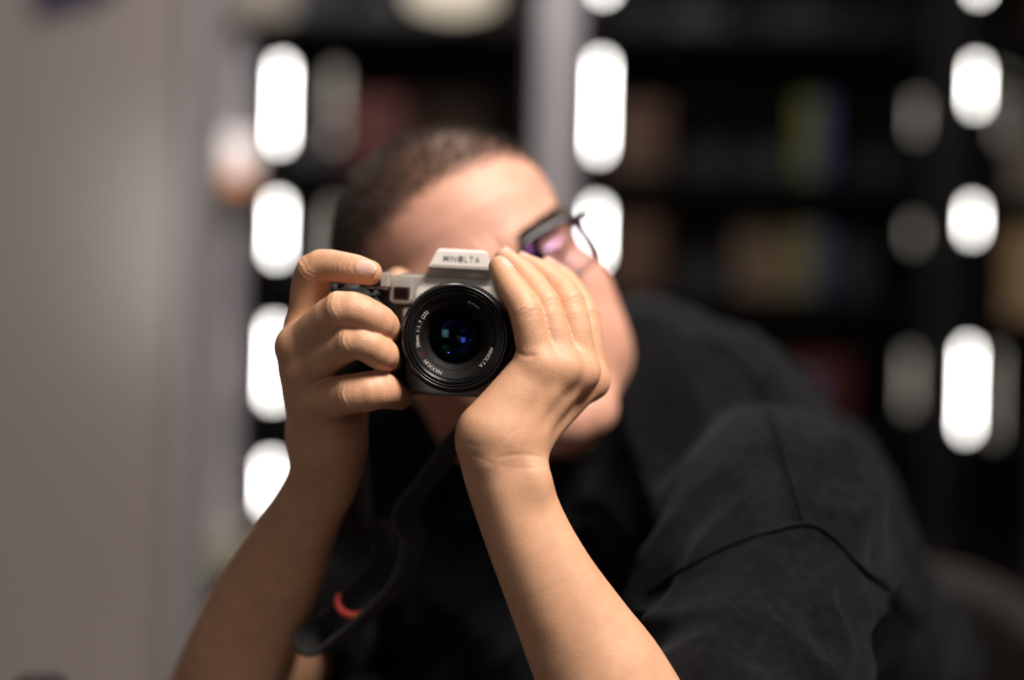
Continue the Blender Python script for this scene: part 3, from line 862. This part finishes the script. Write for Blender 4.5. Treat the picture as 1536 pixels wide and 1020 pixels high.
ring_text('MAXXUM', 2.8 * u, 198, 230, 21.6 * u, TZ, M_WHITE)
ring_text('AF', 2.3 * u, 237, 245, 21.6 * u, TZ, M_RED)
ring_text('50mm', 2.75 * u, 252, 270, 21.6 * u, TZ, M_WHITE)
ring_text('1:1.7', 2.75 * u, 276, 293, 21.6 * u, TZ, M_WHITE)
ring_text('(22)', 2.75 * u, 297, 310, 21.6 * u, TZ, M_WHITE)
ring_text('\u00d849mm', 1.65 * u, 17, 36, 21.4 * u, TZ, M_WHITE)
# name on the prism: wide capitals, the O a solid disc with fine white bars
gs = glyphs('MINOLTA', 6.6 * u, .006); bm = bmesh.new(); s = 0; gap = 1.05 * u
for k, (me, x0, x1) in enumerate(gs):
    w_ = (x1 - x0)
    if k == 3:
        bmo = bmesh.new(); R_ = 2.55 * u
        for (ya, yb) in ((-1, -.42), (-.30, -.06), (.06, .30), (.42, 1)):
            n = 10; up_ = [(math.sqrt(max(0, 1 - y * y)), y) for y in [ya + (yb - ya) * i / n for i in range(n + 1)]]
            ol = [(x * R_, y * R_) for x, y in up_] + [(-x * R_, y * R_) for x, y in up_[::-1]]
            ol2 = []
            for q in ol:
                if not ol2 or (abs(q[0] - ol2[-1][0]) + abs(q[1] - ol2[-1][1])) > 1e-7: ol2.append(q)
            vs = [bmo.verts.new((x + R_, y + 2.35 * u, 0)) for x, y in ol2]
            bmo.faces.new(vs)
        me = bpy.data.meshes.new('o'); bmo.to_mesh(me); bmo.free(); x0 = 0; w_ = 2 * R_
    else:
        me.transform(Matrix.Translation((-x0, 0, 0)) @ Matrix.Diagonal((1, 1, 1, 1)))
    me.transform(Matrix.Translation((s, 0, 0))); bm.from_mesh(me); s += w_ + gap
me = bpy.data.meshes.new('nameplate_lettering'); bm.to_mesh(me); bm.free()
tot = s - gap
sl = math.atan2(51.2 - 41.5, 44.5 - 33.5)     # slope of the name panel
me.transform(Matrix.Translation((-tot / 2, -2.35 * u, 0)))
me.transform(Matrix.Diagonal((21.5 * u / tot, 1.25, 1, 1)))
me.transform(Matrix.Translation((0, 46.2 * u, -38.75 * u)) @ Matrix.Rotation(-(math.pi / 2 - sl), 4, 'X') @ Matrix.Translation((0, 0, .12 * u)))
cm('nameplate_lettering', me, M_DARKP)

# ================================================================== the camera's strap
def ribbon(name, pts, width, thick, wdirs, n=12, ribs=0.0):
    c = spline(pts, n); wd = spline(wdirs, n) if len(wdirs) == len(pts) else [np.array(wdirs[0], float)] * len(c)
    vs, fs = [], []
    prof = [(-.5, -.5), (-.35, -.7), (0, -.55), (.35, -.7), (.5, -.5), (.5, .5), (.35, .7), (0, .55), (-.35, .7), (-.5, .5)]
    k = len(prof)
    for i, p_ in enumerate(c):
        t = unit(c[min(i + 1, len(c) - 1)] - c[max(i - 1, 0)])
        w_ = unit(wd[i] - t * (wd[i] @ t)); nn = np.cross(t, w_)
        th = thick * (1 + ribs * (1 if i % 2 else -1))
        for a, b in prof: vs.append(p_ + w_ * a * width + nn * b * th)
    for i in range(len(c) - 1):
        for j in range(k): fs.append((i * k + j, i * k + (j + 1) % k, (i + 1) * k + (j + 1) % k, (i + 1) * k + j))
    fs.append(tuple(range(k))[::-1]); fs.append(tuple((len(c) - 1) * k + j for j in range(k)))
    return mesh(name, vs, fs)
SP = [(850, 480, .880), (835, 555, .905), (785, 600, .915), (700, 645, .897), (645, 715, .890), (608, 768, .886), (619, 812, .882), (604, 866, .882),
      (560, 915, .886), (516, 952, .890), (482, 976, .893), (462, 964, .900), (474, 940, .912), (515, 906, .918), (556, 862, .922), (578, 822, .922),
      (566, 790, .922), (546, 796, .926), (536, 740, .922), (530, 660, .918), (510, 560, .905), (488, 462, .870)]
strap_me = ribbon('strap', [V3(*q) for q in SP], .021, .0024, [A([.62, .75, .1])], 16, .18)
strap_me.transform(CMW.inverted())
strap = cm('strap', strap_me, M_STRAP, label='black webbing camera strap hanging in a loop')
kc = V3(533, 903, .896); kax = unit(V3(560, 870, .90) - V3(500, 940, .892)); kax = unit(kax + A([0, -.75, .25]))
kt = unit(V3(575, 880, .884) - V3(545, 930, .888)); kw = A([.62, .75, .1]); kw = unit(kw - kt * (kw @ kt)); kn = np.cross(kt, kw)
if kn[1] > 0: kn = -kn
kc = V3(533, 900, .888)
kp = [kc + A(RIGHT) * .0112 * math.cos(t) + A(UP) * (.0085 * math.sin(t)) + A([0, -.006, 0]) * -math.sin(t) for t in [math.pi * (.88 + 1.02 * k / 30) for k in range(31)]]
kme = tube_me('strap_keeper', kp, [.0024 * (.55 + .45 * math.sin(math.pi * min(1, max(0, (k + 3) / 36)))) for k in range(31)], 10); kme.transform(CMW.inverted())
link('strap_keeper', kme, M_KEEPER, strap, True, 'red rubber keeper ring')

# ================================================================== spectacles
gl = empty('eyeglasses', tuple(from_head([0, .1, 0])))
tag(gl, 'dark-rimmed eyeglasses with violet glints on the man\'s face', 'glasses')
def on_glasses(name, me, m, smooth=True, parent=None):
    me.transform(Matrix.Translation(-Vector(gl.location)))
    return link(name, me, m, parent or gl, smooth)
M_RIM = mat('dark_acetate', (.012, .010, .014), .25, var=(60, .2))
M_GLENS = glassy('spectacle_glass', (.62, .50, 1.0), 1.33, .03, (.93, .92, .97))
for sx in (-1, 1):
    ol = []
    for k in range(48):
        a = 2 * math.pi * k / 48
        ex = abs(math.cos(a)) ** .5 * math.copysign(1, math.cos(a)); ez = abs(math.sin(a)) ** .5 * math.copysign(1, math.sin(a))
        x = .0335 + .0250 * ex; z = .001 + .0175 * ez
        y = .104 - .55 * max(0, x - .012) ** 1.0 * .45 - .02 * max(0, x - .045)
        ol.append((sx * x, y, z))
    rp = [Vector(from_head(q)) for q in ol]
    rr = [.0026 if q[2] > .010 else .0014 for q in ol]
    on_glasses('rim', tube_me('rim', rp, rr, 8, True), M_RIM)
    cen = sum(rp, Vector()) / len(rp)
    th = Vector(HR @ A([0, .0009, 0])) * HS
    n = len(rp)
    vs = [p_ + th for p_ in rp] + [p_ - th for p_ in rp] + [cen + th * 2.2, cen + th * .2]
    fs = [(k, (k + 1) % n, 2 * n) for k in range(n)] + [(n + (k + 1) % n, n + k, 2 * n + 1) for k in range(n)] + [(k, n + k, n + (k + 1) % n, (k + 1) % n) for k in range(n)]
    on_glasses('lens', mesh('lens', vs, fs), M_GLENS)
    tp_ = [from_head([sx * x, y, z]) for x, y, z in ((.057, .090, .013), (.066, .084, .013), (.0745, .06, .012), (.0815, .02, .010), (.084, -.012, .006), (.082, -.03, -.018))]
    on_glasses('temple', tube_me('temple', spline(tp_, 6), .0022, 8), M_RIM)
on_glasses('bridge', tube_me('bridge', spline([from_head(q) for q in ((-.010, .105, .008), (0, .110, .011), (.010, .105, .008))], 6), .0017, 8), M_RIM)

# ================================================================== table and chair
M_TABLE = mat('dark_wood', (.035, .024, .018), .35, var=(9, .35))
M_TLEG = mat('black_steel', (.012, .012, .012), .4, metal=.6, var=(30, .2))
TZ0 = .752
tb = empty('table', (0, .55, 0)); tag(tb, 'dark wooden table under the man\'s elbows', 'table')
def tbl(name, lo, hi, m, bev=.003): 
    o = box(name, lo, hi, m, tb, bev); o.location = (0, -.55, 0); return o
tbl('table_top', (-.85, -.30, TZ0 - .03), (.75, 1.03, TZ0), M_TABLE)
for x in (-.78, .68):
    for y in (-.22, .95): tbl('leg', (x - .025, y - .025, 0), (x + .025, y + .025, TZ0 - .03), M_TLEG)
for y in (-.22, .95): tbl('apron', (-.755, y - .012, TZ0 - .10), (.655, y + .012, TZ0 - .03), M_TLEG)

M_CHAIR = mat('dark_brown_leather', (.006, .004, .003), .55, spec=.3, var=(25, .3), bump=(300, .0004))
cdir = unit(A([-.5, -.86, 0])); cang = math.atan2(cdir[1], cdir[0]) - math.pi / 2
ch = empty('chair', (float(PV[0]) + .02, float(PV[1]) + .03, 0)); ch.rotation_euler.z = cang
tag(ch, 'dark leather chair with a rounded backrest behind the man', 'chair')
bm = bmesh.new(); box_bm(bm, (-.23, -.23, .385), (.23, .22, .445), .025, 3); link('seat', bm_mesh('seat', bm), M_CHAIR, ch, True)
# rounded, slightly curved backrest
vs, fs = [], []
nx, nz = 24, 12
for side in (0, 1):
    for i in range(nx + 1):
        x = -.24 + .48 * i / nx; topz = .845 - .16 * (abs(x) / .24) ** 3.2
        for j in range(nz + 1):
            z = .50 + (topz - .50) * j / nz
            e = min(1, min(j / 1.5 + .35, (nz - j) / 1.5 + .35, i / 1.5 + .35, (nx - i) / 1.5 + .35))
            y = -.22 - .06 * (z - .5) / .35 - .05 * (1 - (x / .24) ** 2) + (.018 if side else -.018) * e
            vs.append((x, y, z))
st = (nx + 1) * (nz + 1)
for side in (0, 1):
    for i in range(nx):
        for j in range(nz):
            a = side * st + i * (nz + 1) + j; f = (a, a + nz + 1, a + nz + 2, a + 1); fs.append(f if side else f[::-1])
rim = [i * (nz + 1) for i in range(nx + 1)] + [nx * (nz + 1) + j for j in range(1, nz + 1)] + [i * (nz + 1) + nz for i in range(nx - 1, -1, -1)] + [j for j in range(nz - 1, 0, -1)]
for a, b in zip(rim, rim[1:] + rim[:1]): fs.append((a, b, st + b, st + a))
bk = link('backrest', mesh('backrest', vs, fs), M_CHAIR, ch, True)
link('piping', tube_me('piping', [Vector(vs[k]) * .5 + Vector(vs[st + k]) * .5 for k in rim], .006, 6, True), mat('brown_piping', (.03, .017, .013), .5, var=(50, .2)), bk, True)
for x in (-.19, .19):
    link('leg', tube_me('leg', [(x, .18, .39), (x * 1.08, .20, 0)], [.017, .013], 10), M_TLEG, ch, True)
    link('leg', tube_me('leg', [(x, -.20, .39), (x * 1.08, -.24, 0)], [.017, .013], 10), M_TLEG, ch, True)
    link('back_post', tube_me('back_post', [(x * .9, -.20, .40), (x * .9, -.245, .60)], .012, 10), M_TLEG, ch, True)

# ================================================================== display cabinets along the back
D0 = 3.20
def Xat(px, d=D0): return (px - 768) * d / FPX
def Zat(X, py, d=D0): return EYE.z - (py - 510) * d / FPX + X * math.tan(ROLL)
M_POST = mat('grey_lilac_post', (.78, .73, .77), .45, metal=.2, var=(12, .06))
M_DPOST = mat('dark_post', (.05, .048, .05), .45, metal=.3, var=(12, .1))
M_SHELF = mat('dark_shelf', (.014, .012, .012), .8, spec=.2, var=(10, .2))
M_BACK = mat('brown_back_panel', (.034, .024, .018), .7, var=(5, .4))
M_BARH = mat('bar_housing', (.55, .55, .56), .4, metal=.6, var=(40, .05))
M_GLOW = mat('lit_diffuser', (.9, .9, .88), .6, var=(40, .02), emit=((1.0, .97, .92), 22))
M_GLOWREFL = mat('painted_bar_reflection', (.6, .58, .52), .6, var=(40, .02), emit=((1.0, .90, .76), .75))  # weak glow standing in for reflections of the bright bars
SHZ = [1.1 - (y - 510) * D0 / FPX for y in (-190, 40, 260, 437, 646, 850, 1060)]
CABS = []
def cabinet(name_label, x0, x1, posts):
    c = empty('display_cabinet', ((x0 + x1) / 2, 3.42, 0)); tag(c, name_label, 'cabinet')
    ox, oy = (x0 + x1) / 2, 3.42
    def pc(name, lo, hi, m, bev=.002, parent=None):
        o = box(name, lo, hi, m, parent or c, bev); o.location = (-ox, -oy, 0) if parent is None else (0, 0, 0); return o
    pc('back_panel', (x0, 3.70, .05), (x1, 3.72, 2.3), M_BACK)
    for (xa, xb, m) in posts: pc('post', (xa, 3.17, 0), (xb, 3.23, 2.3), m)
    for xa in (x0, x1 - .03): pc('post', (xa, 3.64, 0), (xa + .03, 3.70, 2.3), M_DPOST)
    for z in SHZ: pc('shelf', (x0 + .005, 3.20, z - .012), (x1 - .005, 3.70, z + .012), M_SHELF)
    pc('top', (x0, 3.17, 2.3), (x1, 3.72, 2.34), M_SHELF); pc('plinth', (x0, 3.19, 0), (x1, 3.72, .10), M_SHELF)
    CABS.append((c, x0, x1)); return c
xA0, xA1 = Xat(322), .045
xB0, xB1 = .124, Xat(1410)
xC0, xC1 = Xat(1425), 1.75
cabinet('dark open display cabinet left of the grey post', xA0, xA1, [(xA0, xA0 + .05, M_POST), (xA1 - .012, xA1, M_DPOST)])
cabinet('dark open display cabinet right of the grey post', xB0, xB1, [(xB0, xB0 + .02, M_DPOST), (xB1 - .03, xB1, M_DPOST)])
cabinet('dark display cabinet at the right edge, beyond the man\'s shoulder', xC0, xC1, [(xC0, xC0 + .02, M_DPOST), (xC1 - .03, xC1, M_DPOST)])
po = box('grey_post', (.048, 3.10, 0), (.121, 3.16, 2.8), M_POST, None, .003)
tag(po, 'tall pale grey post between the two middle cabinets', 'post')

def bar(px, y0, y1, glow, label, w_=.011, Y=3.195):
    X = Xat(px, Y); z1, z0 = Zat(X, y0, Y), Zat(X, y1, Y)
    b = empty('light_bar', (X, Y, z0)); tag(b, label, 'lamp', 'cabinet light bars')
    link('housing', box_me((-w_ * .8, .004, -.006), (w_ * .8, .016, z1 - z0 + .006), .002), M_BARH, b)
    link('diffuser', box_me((-w_ / 2, -.004, 0), (w_ / 2, .005, z1 - z0), .002), glow, b)
    for zz in (-.008, z1 - z0 + .002): link('end_cap', box_me((-w_ * .8, -.004, zz), (w_ * .8, .016, zz + .006), .001), M_DPOST, b)
def box_me(lo, hi, bev=0):
    bm = bmesh.new(); box_bm(bm, lo, hi, bev, 1); return bm_mesh('box', bm)
ORD = ['topmost', 'second from top', 'third from top', 'fourth from top', 'lowest']
for i, (a, b) in enumerate([(-60, -22), (98, 213), (304, 383), (490, 598), (694, 758)]):
    bar(411, a, b, M_GLOW, 'bright white light bar in the column by the pale partition, ' + ORD[i])
for i, (a, b) in enumerate([(-90, -12), (92, 226), (312, 388)]):
    bar(890, a, b, M_GLOW, 'bright white light bar beside the grey post, ' + ORD[i])
for i, (a, b) in enumerate([(-60, -12), (98, 158), (310, 350), (522, 646)]):
    bar(1453, a, b, M_GLOW, 'bright white light bar in the column near the right edge, ' + ORD[i], .008)
for i, (a, b) in enumerate([(105, 215), (310, 400)]):  # faint columns: added glowing strips in place of bar reflections
    bar(492, a, b, M_GLOWREFL, 'faint beige light bar left of the man\'s head, ' + ['upper', 'lower'][i], .012, 3.30)
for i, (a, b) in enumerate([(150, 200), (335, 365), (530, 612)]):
    bar(1366, a, b, M_GLOWREFL, 'faint glow painted as a bar reflection left of the bright right-hand column, ' + ['upper', 'middle', 'lower'][i], .010, 3.30)
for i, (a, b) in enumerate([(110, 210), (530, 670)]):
    bar(1494, a, b, M_GLOWREFL, 'faint glow painted as a bar reflection right of the bright right-hand column, ' + ['upper', 'lower'][i], .007, 3.30)

# ---- goods on the shelves
PAL = {'black': (.012, .012, .013), 'dark grey': (.05, .05, .055), 'brown': (.10, .050, .026), 'tan': (.20, .135, .085), 'dull red': (.13, .026, .020), 'grey-blue': (.035, .045, .06), 'beige': (.22, .175, .14), 'cardboard': (.42, .27, .14)}
def goods_mat(c): return mat('goods_' + c.replace(' ', '_').replace('-', '_'), PAL[c], .45, var=(40, .25))
def shelf_camera_meshes():
    bm = bmesh.new(); box_bm(bm, (-.068, -.018, 0), (.068, .018, .078), .006, 2); b = bm_mesh('goods_camera_body', bm)
    p_ = prism_me('goods_camera_prism', [(-.026, .076), (-.016, .102), (.016, .102), (.026, .076)], -.02, .018, .003, 2); p_.transform(Matrix.Rotation(math.pi / 2, 4, 'X'))
    l = lathe_me('goods_camera_lens', [(.031, -.018), (.031, .028), (.029, .034), (.025, .034), (.024, .028), (.014, .022), (.0, .024)], 24, 'Y')
    l.transform(Matrix.Translation((0, 0, .036)))
    t = lathe_me('goods_dial', [(.0, .012), (.009, .012), (.010, .010), (.010, 0)], 16); t.transform(Matrix.Translation((.046, 0, .077)))
    g = lathe_me('goods_glass', [(.022, .026), (.012, .030), (.0, .031)], 24, 'Y'); g.transform(Matrix.Translation((0, 0, .036)))
    return b, p_, l, t, g
CB = shelf_camera_meshes()
for m_, k in zip(CB, ('black', 'black', 'black', 'dark grey', 'grey-blue')): m_.materials.append(goods_mat(k))
GB_SILVER = CB[0].copy(); GB_SILVER.materials.clear(); GB_SILVER.materials.append(M_BARH)
GP_SILVER = CB[1].copy(); GP_SILVER.materials.clear(); GP_SILVER.materials.append(M_BARH)
def goods_camera(loc, rz, silver, label, group):
    c = empty('compact_camera' if False else 'shelf_camera', loc); c.rotation_euler.z = rz; tag(c, label, 'camera', group)
    link('body', GB_SILVER if silver else CB[0], None, c); link('prism', GP_SILVER if silver else CB[1], None, c)
    l = link('lens', CB[2], None, c); link('front_glass', CB[4], None, l); link('dial', CB[3], None, c)
    return c
LM = [lathe_me('goods_lens_barrel', [(0, 0), (.032, 0), (.034, .004), (.034, .03), (.030, .033), (.030, .045), (.035, .048), (.035, .082), (.032, .086), (.029, .086), (.027, .080), (0, .078)], 24),
      lathe_me('goods_lens_ring', [(.0345, .052), (.0362, .053), (.0362, .074), (.0345, .075)], 24)]
LM[0].materials.append(goods_mat('black')); LM[1].materials.append(goods_mat('dark grey'))
def goods_lens(loc, label, group):
    c = empty('shelf_lens', loc); tag(c, label, 'lens', group)
    link('barrel', LM[0], None, c, True); link('grip_ring', LM[1], None, c, True); return c
BXM = {}
def goods_box(loc, size, colour, label, group, rz=0):
    key = (colour, size)
    if key not in BXM:
        bm = bmesh.new(); box_bm(bm, (-size[0] / 2, -size[1] / 2, 0), (size[0] / 2, size[1] / 2, size[2] * .8), .002, 1); a = bm_mesh('goods_box_tray', bm)
        bm = bmesh.new(); box_bm(bm, (-size[0] / 2 - .002, -size[1] / 2 - .002, size[2] * .62), (size[0] / 2 + .002, size[1] / 2 + .002, size[2]), .002, 1); b = bm_mesh('goods_box_lid', bm)
        a.materials.append(goods_mat(colour)); b.materials.append(goods_mat(colour)); BXM[key] = (a, b)
    c = empty('carton', loc); c.rotation_euler.z = rz; tag(c, label, 'box', group)
    link('tray', BXM[key][0], None, c); link('lid', BXM[key][1], None, c); return c
SHN = ['', 'top', 'second', 'third', 'fourth', 'fifth', 'sixth']
CN = ['the left cabinet', 'the middle cabinet', 'the right-edge cabinet']
FIX = {(0, 2, 1): 'dull red', (0, 2, 2): 'brown', (1, 2, 0): 'brown', (1, 3, 2): 'tan', (1, 3, 0): 'brown', (1, 4, 3): 'dull red'}
rg = random.Random(11)
NTH = ['leftmost', 'second', 'third', 'fourth', 'fifth', 'sixth']
for ci, (c, x0, x1) in enumerate(CABS):
    for si in range(1, 6):
        if (ci == 0 and si >= 4) or (ci == 1 and si == 5): continue      # wholly behind the man
        z = SHZ[si] + .0122; x = x0 + (.19 if ci == 0 else .14); k = 0; plan = []
        while x < x1 - .10 and x < 1.52:
            y = 3.34 + rg.random() * .05; rz = rg.uniform(-.2, .2)
            colour = FIX.get((ci, si, k)); r = rg.random()
            if colour: plan.append(('carton', colour, x, y, 0, (.15, .12, .17))); x += .185
            elif r < .52:
                plan.append(('camera', 'silver' if rg.random() < .05 else 'black', x, y, rz, None)); x += .150
            elif r < .8: plan.append(('upright lens', 'black', x, y, 0, None)); x += .095
            else: plan.append(('carton', rg.choice(['dark grey', 'brown', 'beige', 'grey-blue', 'tan']), x, y, 0, (.11, .10, .13))); x += .145
            k += 1
        tail = 'on the %s shelf of %s' % (SHN[si], CN[ci])
        for n_, (kind, colour, x, y, rz, size) in enumerate(plan):
            same = [q for q in plan if q[:2] == (kind, colour)]
            nth = ''
            if len(same) > 1:
                i_ = same.index(plan[n_]); nth = ', %s such from left,' % NTH[i_] if i_ else ', leftmost such,'
            lab = '%s %s%s %s' % (colour, kind, nth, tail); grp = '%s %ss %s' % (colour, kind, tail)
            if kind == 'carton': goods_box((x, y, z), size, colour, lab, grp)
            elif kind == 'camera': goods_camera((x, y, z), rz, colour == 'silver', lab, grp)
            else: goods_lens((x, y, z), lab, grp)

# slim boxes coloured as rainbow glints of glass edges: green-yellow beside violet-blue
PAL['yellow-green'] = (.22, .24, .05); PAL['violet-blue'] = (.10, .10, .26)
for i, (a, b) in enumerate([(120, 220), (320, 400), (520, 590)]):
    for j, (px, cl) in enumerate([(1200, 'yellow-green'), (1222, 'violet-blue')]):
        X = Xat(px, 3.24); z0 = SHZ[i + 2] + .0122
        goods_box((X, 3.245, z0), (.030, .05, (b - a) * .0015 + .03), cl, 'slim %s box painted as a glass-edge glint on the %s shelf, right of centre' % (cl, SHN[i + 2]), 'slim %s painted glints' % cl)
# white jar with an orange foot and pale green jar by the left-hand light column
def jar(px, py0, py1, Y, r, m_body, m_foot, label, name, cat):
    X = Xat(px, Y); z0, z1 = Zat(X, py1, Y), Zat(X, py0, Y); h = z1 - z0
    j = empty(name, (X, Y, z0)); tag(j, label, cat)
    link('globe', lathe_me('globe', [(r * .75, h * .28), (r, h * .45), (r, h * .75), (r * .8, h * .92), (r * .3, h), (0, h)], 32), m_body, j, True)
    link('foot', lathe_me('foot', [(0, 0), (r * .8, 0), (r * .9, h * .08), (r * .78, h * .30), (r * .6, h * .30)], 32), m_foot, j, True)
    box('bracket', (-r, -.03, -.012), (r, 3.172 - Y, 0), M_DPOST, j, .002)
M_JW = mat('white_glaze', (.80, .74, .72), .4, var=(20, .05), emit=((1.0, .86, .80), 1.0)); M_JO = mat('orange_glaze', (.70, .25, .08), .4, var=(20, .1), emit=((1.0, .40, .16), .5))
M_JG = mat('pale_green_glaze', (.55, .56, .30), .4, var=(20, .1)); M_JC = mat('cream_glaze', (.66, .62, .52), .4, var=(20, .05))
jar(342, 200, 285, 3.10, .050, M_JW, M_JO, 'small white globe lamp with orange foot beside the left light column', 'globe_lamp', 'lamp')
jar(340, 780, 870, 3.10, .050, M_JC, M_JG, 'cream and green jar low beside the left light column', 'jar', 'jar')
# cream lampshade above the head, pale fascia board
PAL['cream'] = (.62, .55, .46)
lp = empty('shelf_lamp', (Xat(663, 3.0), 3.0, Zat(-.1, 6, 3.0))); tag(lp, 'glowing cream dome lamp above the man\'s head', 'lamp')
M_SHADE = mat('lit_cream_shade', (.7, .62, .5), .6, var=(20, .05), emit=((1.0, .86, .66), .75))
link('lamp_shade', lathe_me('lamp_shade', [(.004, .10), (.05, .095), (.085, .06), (.095, .015), (.085, 0), (.05, -.012), (.0, -.016)], 32), M_SHADE, lp, True)
link('lamp_stem', tube_me('lamp_stem', [(0, 0, .09), (0, 0, 2.8 - lp.location.z)], .006, 8), M_DPOST, lp, True)
fa = box('fascia_board', (Xat(318, 3.1), 3.10, Zat(-.6, 22, 3.1)), (Xat(425, 3.1), 3.13, Zat(-.6, -70, 3.1)), goods_mat('cream'), None, .002)
tag(fa, 'pale cream fascia board at the top of the left cabinet', 'board')

# ---- lettered sign on the pale partition, top left
sg = empty('wall_sign', (Xat(92, 2.3), 2.296, Zat(-.7, 8, 2.3))); tag(sg, 'dark violet blurred lettering on the pale partition, top left', 'sign')
M_SIGN = mat('violet_ink', (.030, .022, .075), .5, var=(30, .2))
box('band', (-.055, -.004, -.004), (.035, .003, .075), M_SIGN, sg, .001)
box('band', (.035, -.004, .018), (.075, .003, .075), M_SIGN, sg, .001)
box('band', (-.055, -.004, -.020), (-.028, .003, -.004), M_SIGN, sg, .001)

# ---- right edge: tan carton and pale things on a rack nearer than the cabinet
rk = empty('rack', (.93, 2.56, 0)); tag(rk, 'dark open rack at the far right edge', 'rack')
ox = rk.location.x
for xx in (.03, .36):
    box('post', (xx - .010, -.010, 0), (xx + .010, .010, 2.1), M_DPOST, rk, .001)
for py in (120, 302, 486, 900):
    z = Zat(ox, py, 2.5); box('shelf', (-.06, -.10, z - .008), (.37, .012, z + .008), M_SHELF, rk, .001)
goods_box((ox + .012, 2.505, Zat(ox, 486, 2.5) + .0085), (.13, .09, .155), 'cardboard', 'tan cardboard carton on the rack at the right edge', 'rack cartons')
goods_box((ox + .012, 2.505, Zat(ox, 302, 2.5) + .0085), (.12, .09, .10), 'beige', 'pale beige carton on the upper rack shelf, right edge', 'rack cartons')

# ---- small black camera lying at the near left corner of the table
goods_camera((float(P(62, 1010, .99).x), .99, TZ0 + .0005), .35, False, 'black camera on the table at the lower left corner', None)
